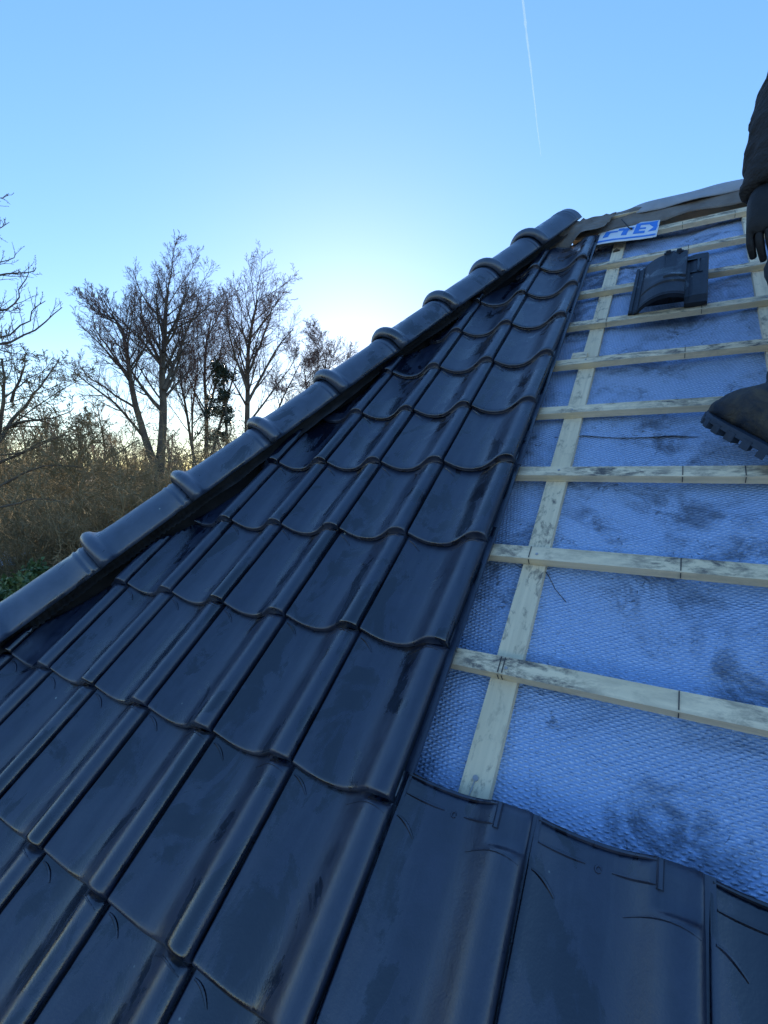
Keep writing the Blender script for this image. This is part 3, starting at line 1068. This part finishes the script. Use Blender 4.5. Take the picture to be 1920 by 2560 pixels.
M_BARK = mat_bark('grey_brown_bark', (0.075, 0.062, 0.050), (0.16, 0.13, 0.095))
M_TWIG = mat_bark('purple_brown_twigs', (0.13, 0.09, 0.08), (0.22, 0.155, 0.135))
M_MOSS = mat_bark('mossy_branches', (0.145, 0.12, 0.062), (0.33, 0.255, 0.145))
M_MOSS2 = mat_bark('mossy_twigs', (0.18, 0.145, 0.075), (0.40, 0.31, 0.17))


class Wood:
    """bare branches grown level by level; thick ones and twigs become two meshes"""

    def __init__(self, seed):
        self.r = np.random.default_rng(seed)
        self.V = {0: [], 1: []}
        self.F = {0: [], 1: []}
        self.n = {0: 0, 1: 0}
        self.stems = []

    def tubes(self, P, Rr, key, k):
        """P (B, n, 3), Rr (B, n)"""
        B, n = Rr.shape
        if B == 0: return
        d = np.gradient(P, axis=1)
        d /= np.linalg.norm(d, axis=2, keepdims=True) + 1e-9
        ref = np.where(np.abs(d[:, :1, 1:2]) < 0.8, np.array([0.3, 0.9, 0.1]), np.array([1.0, 0.1, 0.2]))
        a = np.cross(d, np.broadcast_to(ref, d.shape)); a /= np.linalg.norm(a, axis=2, keepdims=True) + 1e-9
        b = np.cross(d, a)
        th = np.arange(k) * 2 * np.pi / k
        ring = P[:, :, None, :] + Rr[:, :, None, None] * (a[:, :, None, :] * np.cos(th)[:, None] + b[:, :, None, :] * np.sin(th)[:, None])
        idx = np.arange(B * n * k).reshape(B, n, k) + self.n[key]
        nx = np.roll(idx, -1, 2)
        q = np.stack([idx[:, :-1], nx[:, :-1], nx[:, 1:], idx[:, 1:]], -1).reshape(-1, 4)
        self.V[key].append(ring.reshape(-1, 3)); self.F[key].append(q)
        self.n[key] += B * n * k

    def tube(self, P, Rr, key):
        self.tubes(np.asarray(P, float)[None], np.asarray(Rr, float)[None], key, 6)

    def stem(self, P, r, lev, start=0.25):
        P = np.asarray(P, float)
        t = np.linspace(0, 1, len(P)); tt = np.linspace(0, 1, 13)
        self.stems.append((np.stack([np.interp(tt, t, P[:, k]) for k in range(3)], 1), r, lev, start))

    def walk(self, p, d, L, n, wig, up):
        rg = self.r
        P = [p]
        for i in range(n):
            d = d + rg.normal(0, wig, d.shape) + np.array([0, 0, up])
            d /= np.linalg.norm(d, axis=1, keepdims=True)
            P.append(P[-1] + d * (L / n)[:, None])
        return np.stack(P, 1)

    def branch(self, p, d, L, r, lev, spec):
        d = np.asarray(d, float); d /= np.linalg.norm(d)
        P = self.walk(np.asarray(p, float)[None], d[None], np.array([L]), 9, spec['wig'] * .7, spec['up'])
        self.stem(P[0], r, lev)

    def grow(self, maxlev, spec):
        rg = self.r
        cur = []                                     # batches (P, r, start)
        for lev in range(maxlev + 1):
            batch = cur
            st = [s for s in self.stems if s[2] == lev]
            if st:
                batch = batch + [(np.stack([s[0] for s in st]), np.array([s[1] for s in st]), np.array([s[3] for s in st]))]
            cur = []
            for P, r, start in batch:
                B, n = P.shape[0], P.shape[1] - 1
                L = np.linalg.norm(np.diff(P, axis=1), axis=2).sum(1)
                rend = np.maximum(spec['rmin'], r * 0.2)
                Rr = r[:, None] + (rend - r)[:, None] * np.linspace(0, 1, n + 1)[None] ** 0.85
                thick, mid = r > 0.07, r > spec.get('rsplit', 0.02)
                self.tubes(P[thick], Rr[thick], 0, 8)
                self.tubes(P[~thick & mid], Rr[~thick & mid], 0, 5)
                self.tubes(P[~mid], Rr[~mid], 1, 3)
                if lev >= maxlev: continue
                c = spec['n'][lev]
                f = start[:, None] + (0.99 - start[:, None]) * (np.arange(c)[None] + rg.random((B, c))) / c
                x = f * n; i = np.minimum(x.astype(int), n - 1); bi = np.arange(B)[:, None]
                seg = P[bi, i + 1] - P[bi, i]
                q = P[bi, i] + seg * (x - i)[..., None]
                d = seg / (np.linalg.norm(seg, axis=2, keepdims=True) + 1e-9)
                side = np.cross(d, rg.normal(0, 1, d.shape)); side /= np.linalg.norm(side, axis=2, keepdims=True) + 1e-9
                a = np.radians(rg.uniform(*spec['ang'], f.shape))[..., None]
                dd = d * np.cos(a) + side * np.sin(a)
                l2 = L[:, None] * rg.uniform(*spec['len'], f.shape) * (1.1 - spec.get('taper', 0.75) * f)
                l2 = np.minimum(l2, spec.get('lmax', [9, 9, 9, 9])[lev])
                r2 = np.maximum(spec['rmin'], np.minimum(r[:, None] * 0.55, Rr[bi, i] * rg.uniform(0.34, 0.6, f.shape)))
                ns = (6, 5, 4, 3, 3)[min(lev, 4)]
                Q = self.walk(q.reshape(-1, 3), dd.reshape(-1, 3), l2.ravel(), ns, spec['wig'] * (0.8 + .25 * lev), spec['up'])
                cur.append((Q, r2.ravel(), np.full(Q.shape[0], 0.2)))

    def build(self, root, mats, names=('trunk', 'crown'), origin=None):
        o = origin if origin is not None else np.zeros(3)
        for key in (0, 1):
            if not self.V[key]: continue
            v = np.concatenate(self.V[key]) - np.asarray(o)
            f = np.concatenate(self.F[key])
            me = bpy.data.meshes.new(names[key])
            me.vertices.add(len(v)); me.vertices.foreach_set('co', v.ravel())
            me.loops.add(f.size); me.loops.foreach_set('vertex_index', f.ravel())
            me.polygons.add(len(f))
            me.polygons.foreach_set('loop_start', np.arange(len(f)) * 4)
            me.polygons.foreach_set('use_smooth', np.ones(len(f), bool))
            me.update()
            mesh_obj(names[key], me, mats[key], root)


DS = 1920 / 1659                                # points below were read off an enlarged view 1659 px wide


def path(pts, dist, bulge=0.0, rgen=None, sub=3):
    """stem through picture points, all at the tree's own distance, bowed a little in depth"""
    out = []
    for i, (x, y) in enumerate(pts):
        f = i / max(1, len(pts) - 1)
        out.append(np.array(at(x * DS, y * DS, dist + bulge * f)))
    P = np.array(out)
    # subdivide smoothly
    t = np.arange(len(P)); tt = np.linspace(0, len(P) - 1, (len(P) - 1) * sub + 1)
    Q = np.stack([np.interp(tt, t, P[:, k]) for k in range(3)], 1)
    for _ in range(2):
        Q[1:-1] = Q[1:-1] * 0.5 + 0.25 * (Q[:-2] + Q[2:])
    if rgen is not None: Q[1:-1] += rgen.normal(0, 0.025, Q[1:-1].shape)
    return Q


def copy_tree(root, loc, rz, sc):
    r = root.copy(); COL.objects.link(r)
    r.location = loc; r.rotation_euler = (0, 0, rz); r.scale = (sc, sc, sc)
    for ch in root.children:
        c = ch.copy(); COL.objects.link(c); c.parent = r
    return r


SP_TALL = dict(wig=0.09, up=0.06, n=[18, 15, 7, 4], ang=(22, 56), len=(0.32, 0.58), rmin=0.005, rsplit=0.022, lmax=[3.2, 2.7, 1.5, .8], taper=.70)


def picture_tree(name, label, cat, dist, stems, seed, spec, mats, maxlev=4, group=None):
    w = Wood(seed)
    base = np.array(stems[0][0][0])
    p0 = at(stems[0][0][0][0] * DS, stems[0][0][0][1] * DS, dist)
    g = np.array([p0.x, p0.y, -0.1])
    for i, (pts, r, bulge, lev) in enumerate(stems):
        if dist > 20: pts = [(x_, y_ if y_ > 880 else y_ + (880 - y_) * 0.24) for x_, y_ in pts]
        Q = path(pts, dist, bulge, w.r)
        if i == 0 or pts[0][1] > 1040:
            Q = np.concatenate([[[Q[0][0] + 0.0, Q[0][1], -0.1]], Q])
        w.stem(Q, r, lev, 0.12 if lev > 0 else 0.38)
    w.grow(maxlev, spec)
    root = empty(name, g)
    tag(root, label, cat, group)
    w.build(root, mats, origin=g)
    return root


picture_tree('bare_tree', 'tallest bare tree with a forked trunk, the widest crown against the sky', 'tree', 25, [
    ([(342, 1110), (346, 1000), (353, 900), (352, 800), (353, 700), (358, 610), (364, 548)], 0.27, 0.3, 0),
    ([(341, 1030), (316, 950), (291, 875), (281, 800), (275, 720), (264, 655), (240, 615)], 0.19, -0.8, 0),
    ([(318, 955), (262, 882), (205, 825), (152, 775)], 0.075, -1.2, 1),
    ([(291, 880), (235, 832), (185, 790), (168, 745)], 0.06, 0.8, 1),
    ([(353, 830), (381, 742), (404, 662), (428, 590)], 0.10, 1.5, 1),
    ([(353, 770), (322, 686), (303, 616), (306, 560)], 0.085, 1.2, 1),
    ([(352, 720), (378, 640), (396, 580), (402, 535)], 0.07, -1.0, 1),
    ([(280, 790), (240, 720), (210, 670), (200, 625)], 0.06, 1.0, 1),
    ([(353, 690), (338, 610), (335, 560), (345, 530)], 0.06, -0.8, 1),
    ([(350, 860), (310, 790), (290, 740), (262, 700)], 0.05, -1.0, 1)], 11, SP_TALL, (M_BARK, M_TWIG))
picture_tree('bare_tree', 'bare tree of many slender stems fanning out between two taller trees', 'tree', 30, [
    ([(449, 1080), (447, 960), (445, 880), (441, 780), (446, 690), (456, 625)], 0.17, 0.5, 0),
    ([(440, 1080), (414, 970), (398, 870), (388, 770), (392, 690)], 0.12, -1.0, 0),
    ([(452, 1000), (488, 870), (508, 770), (520, 700)], 0.10, 1.0, 1),
    ([(430, 1090), (418, 1000), (412, 900), (425, 790), (430, 720)], 0.10, 1.0, 0),
    ([(446, 900), (470, 800), (478, 720), (482, 650)], 0.08, -0.6, 1)], 12, SP_TALL, (M_BARK, M_TWIG))
picture_tree('bare_tree', 'bare tree with one straight trunk and an upright crown beside the dark evergreen', 'tree', 27, [
    ([(532, 1060), (533, 960), (534, 900), (533, 800), (537, 700), (547, 625), (556, 575)], 0.21, 0.5, 0),
    ([(534, 870), (570, 775), (602, 705), (634, 655)], 0.09, 0.8, 1),
    ([(534, 830), (508, 730), (492, 660), (490, 610)], 0.08, -1.0, 1),
    ([(537, 780), (562, 700), (582, 635), (590, 590)], 0.08, -0.8, 1),
    ([(536, 720), (522, 650), (520, 590)], 0.06, 0.8, 1),
    ([(534, 920), (580, 850), (615, 790), (640, 730)], 0.07, 1.0, 1)], 13, SP_TALL, (M_BARK, M_TWIG))
SP_SMALL = dict(wig=0.11, up=0.05, n=[15, 14, 9, 5], ang=(25, 55), len=(0.32, 0.52), rmin=0.006, rsplit=0.02, lmax=[2.6, 2.2, 1.5, .9], taper=.6)
picture_tree('bare_tree', 'low round bare tree just behind the hip, glowing in the low sun', 'tree', 34, [
    ([(676, 1060), (684, 930), (696, 840), (703, 770), (706, 725)], 0.14, 0.5, 0),
    ([(686, 900), (720, 820), (745, 760), (752, 725)], 0.07, 0.8, 1),
    ([(686, 900), (662, 820), (655, 770), (668, 730)], 0.07, -0.8, 1),
    ([(692, 860), (735, 810), (765, 770)], 0.05, -0.8, 1)], 14, SP_SMALL, (M_BARK, M_TWIG), 4)
picture_tree('bare_tree', 'thin leaning bare tree between the straight trunk and the low round tree', 'tree', 29, [
    ([(568, 1060), (575, 960), (600, 880), (628, 810), (650, 750)], 0.10, 0.5, 0),
    ([(578, 950), (620, 900), (655, 850), (690, 810)], 0.06, 0.8, 1)], 15, SP_SMALL, (M_BARK, M_TWIG), 4)

# tree at the picture's left border: long branches sweeping in, a few dry leaves
SP_SWEEP = dict(wig=0.10, up=0.10, n=[10, 15, 6, 3], ang=(28, 60), len=(0.16, 0.32), rmin=0.0030, rsplit=0.012, lmax=[1, .8, .4, .2])
picture_tree('bare_tree', 'bare tree with long drooping branches whose tips turn up, standing left of all others', 'tree', 11, [
    ([(-260, 1150), (-255, 900), (-250, 700), (-245, 520), (-235, 380)], 0.17, 0.0, 1),
    ([(-250, 820), (-120, 775), (0, 745), (75, 712), (134, 664)], 0.040, 0.6, 1),
    ([(-250, 800), (-110, 770), (0, 738), (60, 690), (98, 650)], 0.030, -0.3, 1),
    ([(-250, 700), (-110, 680), (0, 678), (42, 640), (62, 590)], 0.032, 0.3, 1),
    ([(-245, 640), (-100, 612), (0, 592), (50, 594), (78, 578)], 0.030, -0.5, 1),
    ([(-245, 640), (-90, 610), (0, 570), (35, 545)], 0.025, 0.5, 1),
    ([(-240, 560), (-90, 520), (-10, 500), (20, 480)], 0.025, 0.5, 1),
    ([(-240, 500), (-90, 450), (-5, 430), (12, 432)], 0.022, 0.0, 1)], 16, SP_SWEEP, (M_BARK, M_TWIG), 3)

# gnarled mossy trees and thicket at the left
SP_GNARL = dict(wig=0.22, up=0.03, n=[13, 9, 7, 4], ang=(30, 75), len=(0.30, 0.52), rmin=0.006, rsplit=0.02, lmax=[2.2, 1.7, 1.1, .7], taper=.6)
picture_tree('gnarled_tree', 'gnarled dark tree with crooked tangled branches under the drooping ones', 'tree', 14, [
    ([(-34, 1200), (-28, 1080), (-10, 960), (8, 880), (10, 820), (4, 775)], 0.085, 0.3, 0),
    ([(-8, 960), (40, 890), (86, 835), (128, 778)], 0.055, 0.5, 1),
    ([(-5, 940), (-20, 850), (-60, 790)], 0.05, 0.5, 1),
    ([(10, 925), (70, 905), (120, 905), (160, 880)], 0.04, -0.6, 1),
    ([(-15, 1010), (60, 970), (130, 940), (190, 935)], 0.04, 0.6, 1),
    ([(-20, 1060), (50, 1020), (120, 1000), (180, 1010)], 0.04, -0.5, 1),
    ([(-25, 1100), (40, 1085), (100, 1075), (150, 1090)], 0.035, -0.8, 1),
    ([(25, 870), (50, 800), (60, 760)], 0.04, -0.6, 1)], 21, SP_GNARL, (M_BARK, M_MOSS), 4)
picture_tree('gnarled_tree', 'low gnarled tree with olive moss on its tangled twigs, before the forked tree', 'tree', 17, [
    ([(165, 1180), (170, 1080), (160, 1000), (150, 940)], 0.07, 0.3, 0),
    ([(165, 1060), (220, 1000), (270, 970), (300, 950)], 0.06, 0.5, 1),
    ([(168, 1040), (110, 990), (70, 960)], 0.06, 0.5, 1),
    ([(165, 1090), (240, 1050), (300, 1030), (340, 1010)], 0.05, -0.8, 1),
    ([(165, 1000), (200, 950), (235, 920)], 0.05, -0.8, 1)], 22, SP_GNARL, (M_MOSS, M_MOSS), 4)


def thicket_mesh(seed, h, spread):
    w = Wood(seed)
    rg = w.r
    spec = dict(wig=0.20, up=0.02, n=[11, 8, 5, 3], ang=(25, 75), len=(0.32, 0.58), rmin=0.006, rsplit=0.018, taper=.55)
    for i in range(7):
        a = rg.uniform(0, 6.28)
        d = np.array([math.cos(a) * spread, math.sin(a) * spread, 1.0])
        w.branch(np.array([math.cos(a) * .25, math.sin(a) * .25, -0.1]), d, h * rg.uniform(.7, 1.15), 0.045 * rg.uniform(.7, 1.3), 0, spec)
    w.grow(3, spec)
    return w


protos = []
for i, (h, sp_, m) in enumerate(((3.6, .55, (M_MOSS, M_MOSS2)), (4.4, .4, (M_MOSS, M_MOSS)), (3.0, .8, (M_MOSS, M_MOSS2)))):
    w = thicket_mesh(40 + i, h, sp_)
    root = empty('thicket_shrub')
    w.build(root, m, ('stems', 'twigs'))
    tag(root, '', 'shrub', 'shrubs of the thicket beyond the hip')
    protos.append(root)
rg = random.Random(77)
spots = []
for D, xs, jx in ((15.5, range(-60, 330, 62), 16), (19, range(-80, 470, 54), 18), (24, range(-80, 640, 50), 20), (31, range(-80, 760, 60), 20), (39, range(-90, 800, 58), 20)):
    for x in xs:
        spots.append((x + rg.uniform(-jx, jx), D + rg.uniform(-1.5, 1.5)))
for i, (x, D) in enumerate(spots):
    if x < 125 and D < 21.5: continue                # clearing in front of the shed
    p = at(x * DS, 1175, D)
    k = rg.randrange(3)
    sc = rg.uniform(.95, 1.4) * (1.0 if D < 21 else 1.2 if D < 27 else 1.4)
    if D < 17 and x < 120: sc *= 0.75
    loc, rz = (p.x, p.y, -0.08), rg.uniform(0, 6.28)
    kind_ = ('bushy', 'tall upright', 'low wide-spreading')[k]
    row_ = ('in the front row of the thicket, nearest the hip tiles' if D < 17.2 else 'around the gnarled mossy trees' if D < 21.5 else
            'around the feet of the tall bare trees' if D < 28 else 'behind the tall bare trees' if D < 35 else 'in the last row before the far wood')
    lab_ = 'leafless olive-brown %s shrub %s' % (kind_, row_)
    if protos[k].get('used'):
        copy_tree(protos[k], loc, rz, sc)['label'] = lab_
    else:
        protos[k]['used'] = 1; protos[k]['label'] = lab_
        protos[k].location = loc; protos[k].rotation_euler = (0, 0, rz); protos[k].scale = (sc,) * 3
for o in bpy.data.objects:
    if 'used' in o.keys(): del o['used']

# far wood: individual bare trees
wp = []
for i in range(3):
    w = Wood(90 + i)
    spec = dict(wig=0.10, up=0.06, n=[22, 9, 6], ang=(25, 50), len=(0.26, 0.42), rmin=0.010, rsplit=0.03)
    spec['wig'] = (.07, .17, .11)[i]; spec['ang'] = ((20, 38), (25, 60), (35, 62))[i]
    w.branch((0, 0, -0.2), (0, 0, 1), 10.0, 0.15, 0, spec)
    w.grow(3, spec)
    root = empty('wood_tree')
    w.build(root, (M_BARK, M_TWIG))
    tag(root, 'slim bare tree in the far wood behind the thicket', 'tree', 'bare trees of the far wood')
    wp.append(root)
first = [True] * 3
for D, xs in ((47, range(-90, 900, 40)), (60, range(-100, 1000, 36)), (78, range(-100, 1000, 30))):
    for x in xs:
        p = at((x + rg.uniform(-14, 14)) * DS, 1175, D + rg.uniform(-4, 4))
        k = rg.randrange(3)
        sc = rg.uniform(.75, 1.15) * (0.85 if x > 250 and D < 60 else 1.0)
        lab_ = '%s bare tree in the %s row of the far wood' % (('slim', 'crooked', 'broad')[k], {47: 'first', 60: 'middle', 78: 'last'}[D])
        if first[k]:
            wp[k]['label'] = lab_
            first[k] = False
            wp[k].location = (p.x, p.y, -0.1); wp[k].rotation_euler = (0, 0, rg.uniform(0, 6.28)); wp[k].scale = (sc,) * 3
        else:
            copy_tree_ = copy_tree(wp[k], (p.x, p.y, -0.1), rg.uniform(0, 6.28), sc)
            copy_tree_['label'] = lab_


# ------------------------------------------------------------------ evergreen foliage
def leaf_mat(name, a, b):
    t = NT(name)
    f = t.noise(t.coord('Object'), 9.0, 3)
    col = t.mix(t.ramp(f, [(0.3, 0.0), (0.7, 1.0)]), a, b)
    return t.set(Base_Color=col, Roughness=0.45, Specular_IOR_Level=0.4)


M_LEAF = leaf_mat('evergreen_leaf', (0.045, 0.085, 0.030), (0.12, 0.19, 0.065))
M_NEEDLE = leaf_mat('dark_needles', (0.018, 0.026, 0.014), (0.045, 0.055, 0.028))


def leaves(name, centers, n, size, seed, mat, root, spread, elong=1.8):
    r = np.random.default_rng(seed)
    c = np.asarray(centers)[r.integers(0, len(centers), n)]
    p = c + r.normal(0, 1, (n, 3)) * np.asarray(spread)
    d = r.normal(0, 1, (n, 3)); d /= np.linalg.norm(d, axis=1)[:, None]
    e = np.cross(d, r.normal(0, 1, (n, 3))); e /= np.linalg.norm(e, axis=1)[:, None]
    s = size * r.uniform(.6, 1.3, (n, 1))
    v = np.stack([p - d * s * elong * .5, p + e * s * .5, p + d * s * elong * .5, p - e * s * .5], 1).reshape(-1, 3)
    f = np.arange(4 * n).reshape(n, 4)
    me = bpy.data.meshes.new(name)
    me.vertices.add(len(v)); me.vertices.foreach_set('co', v.ravel())
    me.loops.add(f.size); me.loops.foreach_set('vertex_index', f.ravel())
    me.polygons.add(n); me.polygons.foreach_set('loop_start', np.arange(n) * 4)
    me.update()
    return mesh_obj(name, me, mat, root)


def evergreen_bush(x, y_top, D, h, label, seed):
    p = at(x * DS, 1175, D)
    root = empty('evergreen_bush', (p.x, p.y, -0.05))
    r = np.random.default_rng(seed)
    w = Wood(seed)
    cen = []
    spec = dict(wig=0.15, up=0.04, n=[7, 5], ang=(25, 60), len=(.35, .55), rmin=0.006, rsplit=0.03)
    for i in range(9):
        a = r.uniform(0, 6.28); q = r.uniform(.2, .75)
        w.branch((0.15 * math.cos(a), .15 * math.sin(a), 0), (math.cos(a) * q, math.sin(a) * q, 1), h * r.uniform(.6, 1), .035, 0, spec)
    w.grow(2, spec)
    w.build(root, (M_BARK, M_BARK), ('stems', 'twigs'))
    allv = np.concatenate(w.V[1])
    allv = allv[r.integers(0, len(allv), 420)]
    leaves('foliage', allv, 9000, 0.075, seed, M_LEAF, root, (.11, .11, .09))
    tag(root, label, 'bush')
    return root


evergreen_bush(34, 0, 13.0, 3.0, 'green leafy evergreen bush before the low shed with pale roofs', 61)
evergreen_bush(104, 0, 14.6, 2.7, 'smaller green leafy bush half hidden by the lowest visible hip tile', 62)
evergreen_bush(-60, 0, 14.5, 3.0, 'green leafy evergreen bush at the foot of the drooping bare tree', 63)

# dark evergreen between the stems
p = at(487 * DS, 1175, 26.0)
root = empty('dark_evergreen', (p.x, p.y, -0.1))
tag(root, 'dark ragged evergreen tree among the bare trunks', 'tree')
w = Wood(66)
w.tube([(0, 0, 0), (0.1, 0, 4), (0.05, .1, 8), (0, 0, 10.6)], [.14, .10, .06, .02], 0)
r = np.random.default_rng(67)
cen = []
for i in range(62):
    z = r.uniform(3.0, 10.4); a = r.uniform(0, 6.28); L = (0.25 + 0.20 * (11.2 - z)) * r.uniform(.3, 1.35)
    P = [(0.05, 0, z), (math.cos(a) * L * .5, math.sin(a) * L * .5, z + .12), (math.cos(a) * L, math.sin(a) * L, z + .05)]
    w.tube(P, [.025, .015, .008], 1)
    for f in (.35, .6, .8, 1.0):
        cen.append((math.cos(a) * L * f, math.sin(a) * L * f, z + .1 * f))
w.build(root, (M_BARK, M_BARK), ('trunk', 'branches'))
for ch in root.children:
    if ch.name.startswith('branches'): ch['kind'] = 'stuff'
leaves('foliage', cen, 6500, 0.07, 68, M_NEEDLE, root, (.10, .10, .13), 3.0)

# low garden shed with two pale roof sheets behind the bush
M_SLAB = mat_simple('pale_grey_sheet', (0.34, 0.40, 0.46), (0.58, 0.66, 0.74), 3, 0.6)
M_BOARD = mat_simple('brown_boards', (0.07, 0.045, 0.03), (0.13, 0.085, 0.055), 4, 0.85)
p = at(28 * DS, 1175, 20.5)
shed = empty('garden_shed', (p.x, p.y, -0.1), 0.55)
tag(shed, 'low brown shed with two pale sheet roofs half hidden by twigs and the green bush', 'shed')
b = bmesh.new(); add_box(b, -1.0, 0.9, -0.7, 0.9, 0, 2.25)
mesh_obj('wall', bm_mesh('wall', b), M_BOARD, shed)
b = bmesh.new(); add_box(b, -1.2, 0.6, -1.7, -0.705, 0, 1.45)
mesh_obj('wall', bm_mesh('wall', b), M_BOARD, shed)


def roof_sheet(x0, x1, y0, y1, z0, z1, seed):
    b = bmesh.new(); n = 12
    g = [[b.verts.new((x0 + (x1 - x0) * i2 / n, y0 + (y1 - y0) * j2 / n, z0 + (z1 - z0) * j2 / n + 0.02 * mnoise.noise(Vector((i2 * .4, j2 * .5, seed))))) for i2 in range(n + 1)] for j2 in range(n + 1)]
    for j2 in range(n):
        for i2 in range(n):
            b.faces.new((g[j2][i2], g[j2][i2 + 1], g[j2 + 1][i2 + 1], g[j2 + 1][i2]))
    bmesh.ops.solidify(b, geom=b.faces[:], thickness=0.04)
    mesh_obj('roof_sheet', bm_mesh('roof_sheet', b), M_SLAB, shed)


roof_sheet(-1.1, 1.0, -0.8, 1.0, 2.25, 2.45, 1)
roof_sheet(-1.3, 0.7, -1.85, -0.71, 1.42, 1.75, 2)

# ------------------------------------------------------------------ contrail high in the sky
def contrail():
    alt = 9500.0
    ends = [ray(1300, -60), ray(1352, 390)]
    P = [CAM_P + d * (alt / d.z) for d in ends]
    V, F = [], []
    n, k = 60, 8
    ax = (P[1] - P[0]).normalized()
    a = ax.cross(UPV).normalized(); b2 = ax.cross(a)
    for i in range(n + 1):
        f = i / n
        p = P[0].lerp(P[1], f)
        rr = 26 * (0.55 + 0.5 * mnoise.noise(Vector((f * 30, 0, 1)))) * (1 - 0.75 * f) * (1.5 if f < .9 else 1.0) + 3
        p = p + a * 12 * mnoise.noise(Vector((f * 6, 3, 1)))
        for j in range(k):
            t_ = 2 * math.pi * j / k
            V.append(p + (a * math.cos(t_) + b2 * math.sin(t_)) * rr)
    for i in range(n):
        for j in range(k):
            F.append((i * k + j, i * k + (j + 1) % k, (i + 1) * k + (j + 1) % k, (i + 1) * k + j))
    t = NT('ice_crystal_trail')                       # thin ice cloud: lets light through and scatters it forward
    tr, tl, mx = t.new('ShaderNodeBsdfTransparent'), t.new('ShaderNodeBsdfTranslucent'), t.new('ShaderNodeMixShader')
    tl.inputs[0].default_value = (0.95, 0.95, 0.95, 1)
    mx.inputs[0].default_value = 0.07
    t.link(tr.outputs[0], mx.inputs[1]); t.link(tl.outputs[0], mx.inputs[2]); t.link(mx.outputs[0], t.out.inputs['Surface'])
    return mesh_obj('contrail', pydata('contrail', V, F, True), t.m)


tag(contrail(), 'thin white contrail drawn across the clear blue sky', 'contrail')
#>TREES

# ------------------------------------------------------------------ ground
t = NT('leaf_litter_ground')
co = t.coord('Object')
n1 = t.noise(co, 0.35, 6, 0.65, 0.5)
n2 = t.noise(co, 2.6, 6, 0.7)
col = t.mix(t.ramp(n2, [(0.3, 0.0), (0.7, 1.0)]), (0.05, 0.036, 0.022), (0.11, 0.078, 0.048))
col = t.mix(t.ramp(n1, [(0.5, 0.0), (0.6, 0.8)]), col, (0.055, 0.075, 0.03))
M_GROUND = t.set(Base_Color=col, Roughness=0.95, Normal=t.bump(n2, 0.6, 0.1), Specular_IOR_Level=0.2)
V, F = [], []
n = 80
for j in range(n + 1):
    for i in range(n + 1):
        x = (i / n * 2 - 1); y = (j / n * 2 - 1)
        x = math.copysign(abs(x) ** 2.6, x) * 1800; y = math.copysign(abs(y) ** 2.6, y) * 1800
        V.append((x, y, 0.25 * mnoise.noise(Vector((x * .08, y * .08, 0))) - 0.12 if math.hypot(x, y) > 8 else -0.05))
for j in range(n):
    for i in range(n):
        a = j * (n + 1) + i
        F.append((a, a + 1, a + n + 2, a + n + 1))
tag(mesh_obj('ground', pydata('ground', V, F, True), M_GROUND), kind='structure')
